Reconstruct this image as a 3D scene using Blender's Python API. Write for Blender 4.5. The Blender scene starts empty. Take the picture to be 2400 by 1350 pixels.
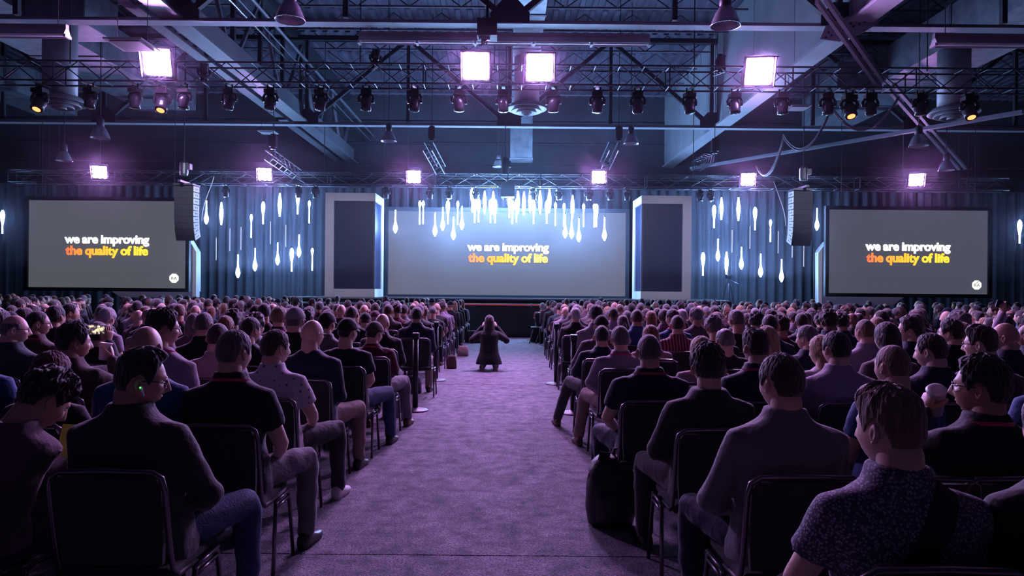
import bpy, bmesh, math, random
import numpy as np
from mathutils import Vector, Matrix, Euler, Quaternion
random.seed(7)
S = bpy.context.scene
COL = S.collection
# ------------------------------------------------------------------ camera, world, exposure
F, VX, HY, CAMZ = 1650.0, 1190.0, 675.0, 1.58      # focal length and vanishing point in pixels of the 2400x1350 frame
ROLL = math.radians(0.5)
cd = bpy.data.cameras.new('camera'); cam = bpy.data.objects.new('camera', cd); COL.objects.link(cam)
cd.sensor_width = 36.0; cd.lens = F/2400*36; cd.shift_x = (1200-VX)/2400; cd.clip_end = 200; cd.clip_start = .05
cam.matrix_world = Matrix.Translation((0, 0, CAMZ)) @ Matrix.Rotation(math.pi/2, 4, 'X') @ Matrix.Rotation(ROLL, 4, 'Z')
S.camera = cam
w = bpy.data.worlds.new('hall_ambient'); S.world = w; w.use_nodes = True
w.node_tree.nodes['Background'].inputs[0].default_value = (.22, .28, 1.0, 1)
w.node_tree.nodes['Background'].inputs[1].default_value = .026
S.view_settings.view_transform = 'Standard'; S.view_settings.look = 'None'; S.view_settings.gamma = 1
S.view_settings.exposure = 0.0; S.view_settings.use_curve_mapping = False
S.cycles.use_denoising = True
S.cycles.max_bounces = 5; S.cycles.diffuse_bounces = 2; S.cycles.glossy_bounces = 2; S.cycles.volume_bounces = 0
S.cycles.sample_clamp_indirect = 4; S.cycles.use_adaptive_sampling = True; S.cycles.adaptive_threshold = .04
BLINDER_E, REAR_E, PENDANT_E = 950.0, 300.0, 190.0
BLINDER_C, PENDANT_C = (.74, .36, 1.0), (.27, .53, 1.0)
HAZE = 0.0022

def P(px, py, Y):
    "photo pixel at depth Y -> world point"
    dx, dy = px-VX, py-HY
    c, s = math.cos(ROLL), math.sin(ROLL)
    return Vector(((dx*c+dy*s)/F*Y, Y, CAMZ-(-dx*s+dy*c)/F*Y))
def lerp(a, b, t): return a+(b-a)*t
ORD = ['', 'first', 'second', 'third', 'fourth', 'fifth', 'sixth', 'seventh', 'eighth', 'ninth', 'tenth', 'eleventh', 'twelfth', 'thirteenth', 'fourteenth', 'fifteenth', 'sixteenth', 'seventeenth', 'eighteenth', 'nineteenth', 'twentieth', 'twenty-first', 'twenty-second', 'twenty-third', 'twenty-fourth', 'twenty-fifth', 'twenty-sixth', 'twenty-seventh', 'twenty-eighth', 'twenty-ninth', 'thirtieth', 'thirty-first', 'thirty-second', 'thirty-third', 'thirty-fourth']

# ------------------------------------------------------------------ materials
MATS = {}
def mat(name, col=(.5,.5,.5), rough=.6, metal=0, bump=0, bscale=60, var=0, vscale=8, emit=None, estr=0, sss=0, sheen=0, spec=.5, stretch=None):
    if name in MATS: return MATS[name]
    m = bpy.data.materials.new(name); m.use_nodes = True; nt = m.node_tree; b = nt.nodes['Principled BSDF']
    b.inputs['Base Color'].default_value = (*col, 1); b.inputs['Roughness'].default_value = rough; b.inputs['Metallic'].default_value = metal
    b.inputs['Specular IOR Level'].default_value = spec
    if emit: b.inputs['Emission Color'].default_value = (*emit, 1); b.inputs['Emission Strength'].default_value = estr
    if sss:
        b.inputs['Subsurface Weight'].default_value = sss; b.inputs['Subsurface Radius'].default_value = (1, .25, .12); b.inputs['Subsurface Scale'].default_value = .012
    if sheen: b.inputs['Sheen Weight'].default_value = sheen; b.inputs['Sheen Roughness'].default_value = .4
    if bump or var:
        tc = nt.nodes.new('ShaderNodeTexCoord'); src = tc.outputs['Object']
        if stretch:
            mp = nt.nodes.new('ShaderNodeMapping'); mp.inputs['Scale'].default_value = stretch; nt.links.new(src, mp.inputs[0]); src = mp.outputs[0]
    if bump:
        n = nt.nodes.new('ShaderNodeTexNoise'); n.inputs['Scale'].default_value = bscale; n.inputs['Detail'].default_value = 4
        nt.links.new(src, n.inputs['Vector'])
        bp = nt.nodes.new('ShaderNodeBump'); bp.inputs['Strength'].default_value = bump; bp.inputs['Distance'].default_value = .02
        nt.links.new(n.outputs['Fac'], bp.inputs['Height']); nt.links.new(bp.outputs[0], b.inputs['Normal'])
    if var:
        n = nt.nodes.new('ShaderNodeTexNoise'); n.inputs['Scale'].default_value = vscale; n.inputs['Detail'].default_value = 5
        nt.links.new(src, n.inputs['Vector'])
        r = nt.nodes.new('ShaderNodeValToRGB'); r.color_ramp.elements[0].position = .3; r.color_ramp.elements[1].position = .7
        r.color_ramp.elements[0].color = (*[c*(1-var) for c in col], 1); r.color_ramp.elements[1].color = (*[min(1, c*(1+var)) for c in col], 1)
        nt.links.new(n.outputs['Fac'], r.inputs[0]); nt.links.new(r.outputs[0], b.inputs['Base Color'])
    MATS[name] = m; return m
def emis(name, col, s):
    if name in MATS: return MATS[name]
    m = bpy.data.materials.new(name); m.use_nodes = True; nt = m.node_tree; nt.nodes.clear()
    e = nt.nodes.new('ShaderNodeEmission'); e.inputs[0].default_value = (*col, 1); e.inputs[1].default_value = s
    o = nt.nodes.new('ShaderNodeOutputMaterial'); nt.links.new(e.outputs[0], o.inputs[0]); MATS[name] = m; return m

M_black = mat('black_metal', (.012,.012,.016), .45, .3)
M_truss = mat('truss_steel', (.10,.10,.13), .35, .85)
M_steel = mat('painted_steel', (.18,.16,.21), .6, .1, var=.25, vscale=2)
M_steel_dark = mat('dark_steel', (.05,.05,.07), .6, .2)
M_galv = mat('galvanised_duct', (.22,.23,.28), .5, .4, var=.3, vscale=3)
M_chrome = mat('dark_chrome', (.45,.42,.44), .22, 1)
M_white = mat('scenic_white', (.62,.60,.66), .6)
M_navy = mat('scenic_navy', (.018,.022,.075), .5)
M_drape = mat('black_drape', (.014,.014,.025), .85, bump=.3, bscale=30)
M_chairtube = mat('chair_tube', (.16,.14,.16), .30, 1)
M_fabric = mat('chair_fabric', (.018,.018,.024), .85, bump=.6, bscale=300, sheen=.15)
M_rubber = mat('rubber', (.01,.01,.012), .7)
M_deckpaint = mat('roof_deck', (.135,.11,.17), .6, .2, var=.3, vscale=1.2)
M_stage = mat('stage_black', (.02,.02,.028), .35, var=.3, vscale=3)
M_edge = mat('stage_edge', (.45,.45,.5), .4, .5)
M_lampwhite = mat('fixture_white', (.55,.55,.6), .5)
M_glassy = mat('lens_glass', (.03,.03,.05), .08, 0, spec=.8)

# ------------------------------------------------------------------ mesh helpers
class MB:
    def __init__(s): s.v = []; s.f = []
    def add(s, v, f):
        b = len(s.v); s.v += [tuple(p) for p in v]; s.f += [tuple(i+b for i in q) for q in f]; return s
    def box(s, c, d, rot=None):
        x, y, z = [k/2 for k in d]
        pts = [Vector(p) for p in ((-x,-y,-z),(x,-y,-z),(x,y,-z),(-x,y,-z),(-x,-y,z),(x,-y,z),(x,y,z),(-x,y,z))]
        if rot is not None: pts = [rot @ p for p in pts]
        return s.add([p+Vector(c) for p in pts], [(0,3,2,1),(4,5,6,7),(0,1,5,4),(1,2,6,5),(2,3,7,6),(3,0,4,7)])
    def rings(s, rings, closed=True, cap=True):
        n = len(rings[0]); v = [p for r in rings for p in r]; f = []
        for i in range(len(rings)-1):
            for j in range(n):
                k = (j+1) % n
                f.append((i*n+j, i*n+k, (i+1)*n+k, (i+1)*n+j))
        if cap:
            f.append(tuple(range(n-1, -1, -1))); f.append(tuple((len(rings)-1)*n+j for j in range(n)))
        return s.add(v, f)
    def tube(s, pts, rad, n=8, flat=1.0):
        pts = [Vector(p) for p in pts]; rad = rad if hasattr(rad, '__len__') else [rad]*len(pts)
        up = None; rr = []
        for i, p in enumerate(pts):
            d = (pts[min(i+1, len(pts)-1)]-pts[max(i-1, 0)]).normalized()
            if up is None:
                up = Vector((0,0,1)) if abs(d.z) < .9 else Vector((0,1,0))
            a = d.cross(up)
            if a.length < 1e-5: a = d.orthogonal()
            a.normalize(); bb = a.cross(d).normalized(); up = bb
            rr.append([p+(a*math.cos(t)+bb*math.sin(t)*flat)*rad[i] for t in [2*math.pi*j/n for j in range(n)]])
        return s.rings(rr)
    def limb(s, pts, rad, n=12):
        "tube with rounded ends"
        pts = [Vector(p) for p in pts]; d0 = (pts[0]-pts[1]).normalized(); d1 = (pts[-1]-pts[-2]).normalized(); r0, r1 = rad[0], rad[-1]
        q = [pts[0]+d0*r0*.95, pts[0]+d0*r0*.7]+pts+[pts[-1]+d1*r1*.7, pts[-1]+d1*r1*.95]
        return s.tube(q, [r0*.3, r0*.72]+list(rad)+[r1*.72, r1*.3], n)
    def lathe(s, prof, o=(0,0,0), n=16):
        o = Vector(o)
        return s.rings([[o+Vector((r*math.cos(2*math.pi*j/n), r*math.sin(2*math.pi*j/n), z)) for j in range(n)] for r, z in prof])
    def ball(s, c, r, n=12, m=8):
        r = r if hasattr(r, '__len__') else (r, r, r)
        rr = []
        for i in range(m+1):
            a = math.pi*(i+.15)/(m+.3)
            rr.append([Vector(c)+Vector((r[0]*math.sin(a)*math.cos(2*math.pi*j/n), r[1]*math.sin(a)*math.sin(2*math.pi*j/n), -r[2]*math.cos(a))) for j in range(n)])
        return s.rings(rr)
    def prism(s, poly, y0, y1):
        "poly in x,z extruded along y"
        n = len(poly)
        return s.add([(x, y0, z) for x, z in poly]+[(x, y1, z) for x, z in poly],
                     [tuple(range(n)), tuple(range(2*n-1, n-1, -1))]+[(j, j+n, (j+1) % n+n, (j+1) % n) for j in range(n)])
    def mesh(s, name, m=None, smooth=False):
        me = bpy.data.meshes.new(name); me.from_pydata(s.v, [], s.f); me.update()
        if m: me.materials.append(m)
        if smooth: me.polygons.foreach_set('use_smooth', [True]*len(me.polygons))
        else: me.polygons.foreach_set('use_smooth', [False]*len(me.polygons))
        return me
def fixnormals(me):
    bm = bmesh.new(); bm.from_mesh(me); bmesh.ops.recalc_face_normals(bm, faces=bm.faces); bm.to_mesh(me); bm.free(); return me
def link(name, me, parent=None, loc=(0,0,0), rot=None, scale=None):
    o = bpy.data.objects.new(name, me); COL.objects.link(o); o.parent = parent; o.location = loc
    if rot is not None:
        if isinstance(rot, Quaternion): o.rotation_mode = 'QUATERNION'; o.rotation_quaternion = rot
        else: o.rotation_euler = rot
    if scale is not None: o.scale = scale
    return o
def build(name, mb, m, parent=None, loc=(0,0,0), rot=None, smooth=False):
    return link(name, fixnormals(mb.mesh(name, m, smooth)), parent, loc, rot)
def tag(o, label=None, cat=None, group=None, kind=None):
    if label: o['label'] = label
    if cat: o['category'] = cat
    if group: o['group'] = group
    if kind: o['kind'] = kind
    return o
def thing(name, label, cat, loc=(0,0,0), rotz=0, group=None, kind=None):
    o = bpy.data.objects.new(name, None); COL.objects.link(o); o.location = loc; o.rotation_euler = (0, 0, rotz); o.empty_display_size = .1
    return tag(o, label, cat, group, kind)
def setmat(o, m, slot=0):
    o.material_slots[slot].link = 'OBJECT'; o.material_slots[slot].material = m
def dup(root, loc=None, rotz=None, label=None, parent=None):
    r = root.copy(); COL.objects.link(r)
    if parent is not None: r.parent = parent
    if loc is not None: r.location = loc
    if rotz is not None: r.rotation_euler = (0, 0, rotz)
    if label: r['label'] = label
    for ch in root.children: dup(ch, parent=r)
    return r
_UNIT = {}
def unit(kind, m):
    k = (kind, m.name)
    if k not in _UNIT:
        mb = MB()
        if kind == 'rod': mb.lathe([(1, 0), (1, 1)], n=8)
        if kind == 'bar': mb.box((0, 0, .5), (1, 1, 1))
        _UNIT[k] = fixnormals(mb.mesh(kind, m, kind == 'rod'))
    return _UNIT[k]
def rod(name, p0, p1, r, m, parent=None, kind='rod', flat=None):
    p0, p1 = Vector(p0), Vector(p1); d = p1-p0
    q = d.to_track_quat('Z', 'Y')
    return link(name, unit(kind, m), parent, p0, q, (r, flat or r, d.length))
def bar(name, p0, p1, hh, ww, m, parent=None): return rod(name, p0, p1, ww, m, parent, 'bar', hh)   # height, width

# ================================================================== STRUCTURE
# carpet: speckled wool, woven in strips with visible seams
def carpet_mat():
    m = bpy.data.materials.new('carpet'); m.use_nodes = True; nt = m.node_tree; b = nt.nodes['Principled BSDF']; L = nt.links.new
    tc = nt.nodes.new('ShaderNodeNewGeometry'); pos = tc.outputs['Position']
    n1 = nt.nodes.new('ShaderNodeTexNoise'); n1.inputs['Scale'].default_value = 85; n1.inputs['Detail'].default_value = 3; n1.inputs['Roughness'].default_value = .7
    n2 = nt.nodes.new('ShaderNodeTexNoise'); n2.inputs['Scale'].default_value = 7; n2.inputs['Detail'].default_value = 4; n2.inputs['Roughness'].default_value = .65
    for n in (n1, n2): L(pos, n.inputs['Vector'])
    r1 = nt.nodes.new('ShaderNodeValToRGB'); r1.color_ramp.elements[0].position = .36; r1.color_ramp.elements[1].position = .66
    r1.color_ramp.elements[0].color = (.04,.038,.05,1); r1.color_ramp.elements[1].color = (.54,.51,.58,1)
    r2 = nt.nodes.new('ShaderNodeValToRGB'); r2.color_ramp.elements[0].position = .35; r2.color_ramp.elements[1].position = .68
    r2.color_ramp.elements[0].color = (.30,.30,.34,1); r2.color_ramp.elements[1].color = (1,.98,1,1)
    L(n1.outputs['Fac'], r1.inputs[0]); L(n2.outputs['Fac'], r2.inputs[0])
    mx = nt.nodes.new('ShaderNodeMixRGB'); mx.blend_type = 'MULTIPLY'; mx.inputs[0].default_value = 1
    L(r1.outputs[0], mx.inputs[1]); L(r2.outputs[0], mx.inputs[2]); L(mx.outputs[0], b.inputs['Base Color'])
    bp = nt.nodes.new('ShaderNodeBump'); bp.inputs['Strength'].default_value = .9; bp.inputs['Distance'].default_value = .012
    L(n1.outputs['Fac'], bp.inputs['Height']); L(bp.outputs[0], b.inputs['Normal'])
    b.inputs['Roughness'].default_value = .9; b.inputs['Sheen Weight'].default_value = .25; b.inputs['Specular IOR Level'].default_value = .2
    return m
M_carpet = carpet_mat()
fl = build('floor', MB().box((0, 14, -.05), (56, 40, .08)), mat('slab', (.1,.1,.11), .8)); tag(fl, kind='structure')
ys = [-6, .49, 4.15, 7.81, 11.47, 15.13, 18.79, 22.6]
for a, b_ in zip(ys, ys[1:]):
    build('carpet_strip', MB().box((0, (a+b_)/2, -.004), (52, b_-a-.012, .012)), M_carpet, fl)
# corrugated roof deck
DZ = 10.6
mb = MB(); top = []; x = -26.0; i = 0
while x < 26: top += [(x, DZ), (x+.18, DZ), (x+.22, DZ-.07), (x+.36, DZ-.07), (x+.40, DZ)]; x += .40
v = [(px_, yy, z) for yy in (-6, 33) for px_, z in top]; n = len(top)
mb.add(v, [(j, j+1, n+j+1, n+j) for j in range(n-1)])
ceil_ = build('ceiling', mb, M_deckpaint); tag(ceil_, kind='structure')
wm = mat('hall_wall', (.045,.045,.065), .8, var=.3, vscale=.6)
wb = build('wall_back', MB().box((0, 33.1, 5.3), (56, .2, 10.6)), wm); tag(wb, kind='structure')
for sx, nm in ((-1, 'wall_left'), (1, 'wall_right')):
    o = build(nm, MB().box((sx*26.1, 14, 5.3), (.2, 40, 10.6)), wm); tag(o, kind='structure')
# faint horizontal girts on the back wall
for k, z in enumerate((6.6, 7.4, 8.3, 9.3)):
    bar('wall_girt', (-26, 32.95, z), (26, 32.95, z), .10, .08, M_steel_dark, wb)

# ---------------------------------------------------------------- roof steel
BZ = 7.28
def chord_truss(Y, label):
    t = thing('roof_truss', label, 'roof truss', (0, Y, BZ), kind='structure')
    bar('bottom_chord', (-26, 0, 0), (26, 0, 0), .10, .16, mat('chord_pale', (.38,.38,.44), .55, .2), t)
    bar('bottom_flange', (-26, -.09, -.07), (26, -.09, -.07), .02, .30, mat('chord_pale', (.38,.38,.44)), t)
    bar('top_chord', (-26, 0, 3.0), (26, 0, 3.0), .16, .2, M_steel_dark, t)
    xs = [-21.3+3.55*i for i in range(13)]
    for i, x in enumerate(xs):
        if i % 2 == 0:
            for sx in (-1, 1):
                if abs(x+sx*3.55) < 26: bar('diagonal', (x+sx*.12, 0, .12), (x+sx*3.5, 0, 2.95), .13, .13, M_steel_dark, t)
            build('gusset_plate', MB().prism([(x-.42,-.02),(x+.42,-.02),(x+.42,.22),(x+.16,.5),(x-.16,.5),(x-.42,.22)], -.09, -.06), M_steel_dark, t)
        bar('post', (x, 0, .1), (x, 0, 2.95), .11, .11, M_steel_dark, t)
    return t
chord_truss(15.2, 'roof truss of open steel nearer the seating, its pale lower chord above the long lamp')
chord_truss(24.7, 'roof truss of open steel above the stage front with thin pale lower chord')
# girders running towards the stage
gl = thing('roof_girder', 'open roof girder with broad pale flange and posts, running to the stage past hanging cables', 'girder', (-7.25, 0, BZ+.05), kind='structure')
M_flange = mat('girder_flange', (.17,.17,.21), .5, .2, var=.2, vscale=1.5)
bar('flange', (0, 3, 0), (0, 32.9, 0), .06, .46, M_flange, gl)
bar('flange', (-.72, 3, .12), (-.72, 32.9, .12), .06, .30, M_flange, gl)
bar('web_plate', (0, 3, .35), (0, 32.9, .35), .62, .03, mat('girder_web', (.13,.13,.17), .6), gl)
bar('top_chord', (-.3, 3, 3.05), (-.3, 32.9, 3.05), .2, .3, M_steel_dark, gl)
for i in range(14):
    y = 4.5+2.1*i
    bar('post', (-.3, y, .1), (-.3, y, 3.0), .12, .12, M_steel_dark, gl)
    a, c = (.2, 2.95) if i % 2 else (2.95, .2)
    bar('diagonal', (-.3, y, a), (-.3, y+2.1, c), .09, .09, M_steel, gl)
for k, (dx, dz, r, mm) in enumerate(((.62, 1.0, .03, M_chrome), (.78, 1.06, .02, M_galv), (.95, 1.25, .04, M_galv), (.5, 1.7, .025, M_galv))):
    rod('conduit', (dx, 3, dz), (dx, 32.9, dz), r, mm, gl)
gr = thing('roof_girder', 'deep roof girder clad in smooth grey panels with a pale bottom flange', 'girder', (7.3, 0, BZ), kind='structure')
for i in range(10):
    y0 = 3+i*3.0
    build('clad_panel', MB().box((0, y0+1.49, 1.72), (.05, 2.97, 3.2)), mat('clad_grey', (.33,.33,.38), .65, var=.12, vscale=1), gr)
bar('flange', (.12, 3, .02), (.12, 32.9, .02), .07, .52, mat('flange_pale', (.42,.42,.48), .5, .1), gr)
bar('flange_lip', (.36, 3, .10), (.36, 32.9, .10), .14, .03, M_steel, gr)
for k in range(3): rod('conduit', (.62+.13*k, 3, .7+.1*k), (.62+.13*k, 32.9, .7+.1*k), .025, M_chrome, gr)
# bolted gusset cross and diagonal brace over the far seats
def brace(p0, p1, wd, label):
    t = thing('roof_brace', label, 'roof brace', p0, kind='structure'); d = Vector(p1)-Vector(p0)
    q = d.to_track_quat('Z', 'Y'); L_ = d.length; side = q @ Vector((1, 0, 0)); up = q @ Vector((0, 1, 0))
    for s_ in (-1, 1): rod('channel', Vector((0, 0, 0))+side*s_*wd*.35, d+side*s_*wd*.35, wd*.3, M_steel, t, 'bar', .10)
    return t
brace(P(1925, 0, 12.5), P(2060, 190, 15.1), .22, 'steel roof brace dropping to the bolted gusset from above')
brace(P(2085, 200, 19.5), P(2255, 395, 26), .30, 'steel roof brace sloping down past the far round diffuser')
brace(P(1620, 395, 30), P(2400, 262, 18.2), .16, 'long thin roof brace crossing behind the hanging cable loops')
g = thing('gusset_plate_joint', 'riveted gusset plate where roof braces cross above the lighting truss', 'gusset', P(1990, 65, 14.9), kind='structure')
build('plate', MB().prism([(-.62,-.25),(-.2,-.3),(.3,-.1),(.62,.1),(.62,.28),(.1,.3),(-.5,.02)], -.02, .02), mat('clad_grey'), g)
for i in range(18): rod('rivet', (-.5+.058*i, -.04, -.22+.024*i+(.08 if i % 2 else 0)), (-.5+.058*i, -.02, -.22+.024*i+(.08 if i % 2 else 0)), .022, M_steel_dark, g)
# bar joists under the deck
for k in range(8):
    Y = 17.2+1.9*k
    t = thing('roof_joist', 'thin bar joist with zigzag web under the corrugated roof deck', 'roof joist', (0, Y, DZ-.1), group='bar joists under the roof deck', kind='structure')
    for xa, xb in ((-25.5, -8.2), (-6.9, 7.1), (7.6, 25.5)):
        bar('joist_chord', (xa, 0, -.55), (xb, 0, -.55), .05, .06, M_steel, t)
        z = MB(); nseg = int((xb-xa)/.75)
        for i in range(nseg):
            xx = xa+(xb-xa)*i/nseg; xy = xa+(xb-xa)*(i+1)/nseg
            z.tube([(xx, 0, -.55 if i % 2 else 0), (xy, 0, 0 if i % 2 else -.55)], .018, 5)
        build('web_lattice', z, M_steel_dark, t)

# ---------------------------------------------------------------- air ducts
def duct_run(name, label, segs, m=M_galv):
    t = thing(name, label, 'duct')
    for (c, d) in segs:
        build('duct_section', MB().box(c, d), m, t)
        for s_ in (-1, 1):
            ax = max(range(3), key=lambda i: d[i])
            cc = list(c); cc[ax] += s_*(d[ax]/2-.03); dd = [q+.05 for q in d]; dd[ax] = .04
            build('duct_flange', MB().box(cc, dd), m, t)
    return t
def segs(x, z, wx, wz, ya, yb, n): 
    L_ = (yb-ya)/n
    return [((x, ya+L_*(i+.5), z), (wx, L_-.01, wz)) for i in range(n)]
duct_run('air_duct', 'shiny rectangular sheet metal duct along the hall axis above the round diffuser', segs(.50, 8.9, .82, .55, 13, 28.5, 6)+[((.5, 28.9, 7.9), (.9, .8, 2.2))])
duct_run('air_duct', 'wide grey duct with side boxes beside the open girder', segs(-12.6, 8.6, 2.0, 1.1, 8, 26, 6)+[((-10.9, 17.5, 8.3), (1.5, 1.4, .9))])
duct_run('air_duct', 'wide grey duct beyond the clad girder above the far screen', segs(12.2, 8.4, 1.9, 1.0, 15, 27, 4)+[((10.6, 22, 8.1), (1.3, 1.4, .8))])
duct_run('air_duct', 'dark boxy duct over the outer seating past the round diffuser', segs(-18, 8.8, 1.6, 1.0, 12, 28, 4))
def diffuser(p, r, label, ztop):
    t = thing('round_diffuser', label, 'air diffuser', p)
    M_ = mat('diffuser_grey', (.36,.36,.40), .5, .2)
    build('neck', MB().lathe([(r*.62, .1), (r*.62, ztop-p.z)], n=24), M_, t, smooth=True)
    for i, (ra, z) in enumerate(((1, 0), (.76, -.07), (.52, -.12), (.26, -.15))):
        build('cone_ring', MB().lathe([(r*ra*.78, .13+z), (r*ra, z), (r*ra*.98, z-.025), (r*ra*.74, .10+z)], n=32), M_, t, smooth=True)
    return t
diffuser(P(1234, 255, 21.5), .62, 'round stepped air diffuser over the centre aisle', 8.62)
diffuser(P(140, 240, 16.9), .60, 'round stepped air diffuser under the wide duct with side boxes', 7.84)
diffuser(P(2235, 265, 18.5), .62, 'round stepped air diffuser above the far screen beside an orange-lens lamp', 7.89)
for px, py, Y, s, lab in ((628, 312, 24, .55, 'small square ceiling vent beside the thin roof chord above the stage'), (1868, 255, 18.6, .56, 'square ceiling vent behind the swagged cables'), (310, 108, 14, .75, 'square ceiling vent near a bright purple stage lamp and the open girder')):
    p = P(px, py, Y); t = thing('square_vent', lab, 'vent', p)
    build('vent_frame', MB().box((0, 0, .03), (s, s, .03)), mat('vent_pale', (.45,.45,.5), .5), t)
    for k in (.78, .5): build('vent_louvre', MB().box((0, 0, .005+.01*(1-k)), (s*k, s*k, .03)), mat('vent_tone%d' % int(k*100), (.2,.2,.24) if k > .6 else (.5,.5,.55)), t)
    for dx in (-.4, .4): rod('hanger', (dx*s, 0, .03), (dx*s, 0, DZ-p.z-.1), .008, M_steel_dark, t)

# ---------------------------------------------------------------- long strip lamps (switched off)
def strip(xa, xb, Y, z, label):
    t = thing('strip_lamp', label, 'strip lamp', ((xa+xb)/2, Y, z)); L_ = xb-xa
    build('reflector', MB().prism([(-.12, 0), (.12, 0), (.05, .12), (-.05, .12)], -L_/2, L_/2), M_lampwhite, t, rot=(0, 0, math.pi/2))
    build('housing', MB().box((0, 0, .17), (L_, .10, .10)), mat('strip_housing', (.3,.27,.3), .5), t)
    nb = max(1, int(L_/1.3))
    for i in range(nb): rod('lamp_tube', (-L_/2+L_*i/nb+.05, .04, -.03), (-L_/2+L_*(i+1)/nb-.05, .04, -.03), .02, M_lampwhite, t)
    for i in range(nb+1): build('tube_bracket', MB().box((-L_/2+L_*i/nb, 0, -.02), (.05, .2, .06)), M_lampwhite, t)
    for dx in (-.4, .4): rod('hanger', (dx*L_, 0, .2), (dx*L_, 0, DZ-z-.1), .008, M_steel_dark, t)
a, b_ = P(842, 98, 15.8), P(1522, 98, 15.8); strip(a.x, b_.x, 15.8, a.z, 'long strip lamp, switched off, under the roof chord over the centre aisle')
a, b_ = P(-60, 82, 14.2), P(158, 82, 14.2); strip(a.x, b_.x, 14.2, a.z, 'strip lamp, switched off, below the wide duct near a square vent')
a, b_ = P(2188, 105, 14.2), P(2460, 105, 14.2); strip(a.x, b_.x, 14.2, a.z, 'strip lamp, switched off, beyond the riveted gusset')

# ---------------------------------------------------------------- high-bay lamps (switched off)
hb_refl = fixnormals(MB().lathe([(.06, .34), (.10, .33), (.17, .22), (.23, .08), (.25, 0), (.262, -.005), (.25, -.008), (.22, .08), (.16, .21), (.05, .30)], n=28).mesh('reflector', mat('ribbed_reflector', (.42,.40,.48), .25, .6), True))
hb_house = fixnormals(MB().lathe([(.05, .30), (.10, .33), (.10, .52), (.06, .56), (.02, .60)], n=16).mesh('housing', mat('fixture_dark', (.06,.06,.08), .5, .3), True))
hb_bulb = fixnormals(MB().lathe([(.02, .28), (.05, .2), (.055, .13), (.03, .07)], n=12).mesh('lamp_bulb', mat('unlit_bulb', (.6,.6,.65), .15), True))
for px, py, Y, sc, lab in ((680, 47, 12.2, 1.0, 'dome lamp hanging by the conduits of the open girder near the strip lamp'), (1700, 60, 12.2, 1.0, 'dome lamp hanging in front of the clad girder'),
        (235, 323, 19, .95, 'dome lamp below the thin roof chord under the wide duct'), (911, 331, 22, .95, 'dome lamp at the stage end of the open girder'), (1479, 337, 22, .95, 'dome lamp beside the stage end of the clad girder'),
        (150, 377, 22.5, .95, 'dome lamp hanging above the side screen nearer the open girder'), (2153, 342, 19, .95, 'dome lamp under the sloping roof brace'), (2218, 399, 23, .95, 'dome lamp at the lower end of the sloping roof brace'), (1168, 391, 27, .9, 'dome lamp half hidden behind the middle chain hoist')):
    p = P(px, py, Y); t = thing('high_bay_lamp', lab, 'ceiling lamp', p)
    link('reflector', hb_refl, t, scale=(sc,)*3); link('housing', hb_house, t, scale=(sc,)*3); link('lamp_bulb', hb_bulb, t, scale=(sc,)*3)
    rod('hanger', (0, 0, .58*sc), (0, 0, DZ-p.z-.08), .012, M_steel_dark, t)

# ---------------------------------------------------------------- lighting trusses
def box_truss(name, label, xa, xb, Y, z, s, pitch, r=.022, rb=.013, m=M_truss, hang=()):
    t = thing(name, label, 'truss', (0, Y, z))
    for y in (0, s):
        for zz in (0, s): rod('chord', (xa, y, zz), (xb, y, zz), r, m, t)
    n_ = int(round((xb-xa)/pitch))
    for i in range(n_):
        x0, x1 = lerp(xa, xb, i/n_), lerp(xa, xb, (i+1)/n_)
        u, d = (0, s) if i % 2 else (s, 0)
        rod('brace', (x0, 0, u), (x1, 0, d), rb, m, t); rod('brace', (x0, s, d), (x1, s, u), rb, m, t)
        rod('brace', (x0, 0, 0), (x0, s, 0), rb, m, t)
        rod('brace', (x0, 0, s), (x0, s, s), rb, m, t)
        if i % 5 == 0: 
            rod('upright', (x0, 0, 0), (x0, 0, s), rb*1.3, m, t); rod('upright', (x0, s, 0), (x0, s, s), rb*1.3, m, t)
    for x in hang: rod('chain', (x, s/2, s), (x, s/2, DZ-z-.1), .014, M_steel_dark, t)
    return t
TZ = P(1190, 203, 16).z
box_truss('lighting_truss', 'long black box truss carrying moving lights across the hall', -13, 13, 15.8, TZ, .44, .55, hang=(-10, -3.4, -.35, 4.2, 9.5))
RZ = P(1190, 437, 24.8).z
box_truss('lighting_truss', 'box truss above the stage front, lit pale by the pendants', -17.5, 17.5, 24.6, RZ, .42, .75, r=.022, rb=.014, hang=(-14.4, -6.5, 0, 6.5, 13.9))
# dark block (projector) on the middle of each truss
pr = thing('projector', 'dark boxy projector hanging between the pendant clusters on the stage truss', 'projector', P(1190, 445, 24.4))
build('body', MB().box((0, 0, 0), (.46, .5, .52)), M_black, pr); build('lens', MB().lathe([(.07, 0), (.07, .12), (.05, .12)], n=16), M_glassy, pr, (.05, .3, -.05), (-math.pi/2, 0, 0)); rod('hanger', (0, 0, .26), (0, 0, .6), .02, M_black, pr)
pr = thing('projector', 'dark boxy hoist unit on the roof chord near the small up-facing lamp', 'hoist', P(1142, 70, 15.05))
build('body', MB().box((0, 0, 0), (.42, .4, .36)), M_black, pr); rod('hanger', (0, 0, .18), (0, 0, .9), .03, M_black, pr)
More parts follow.
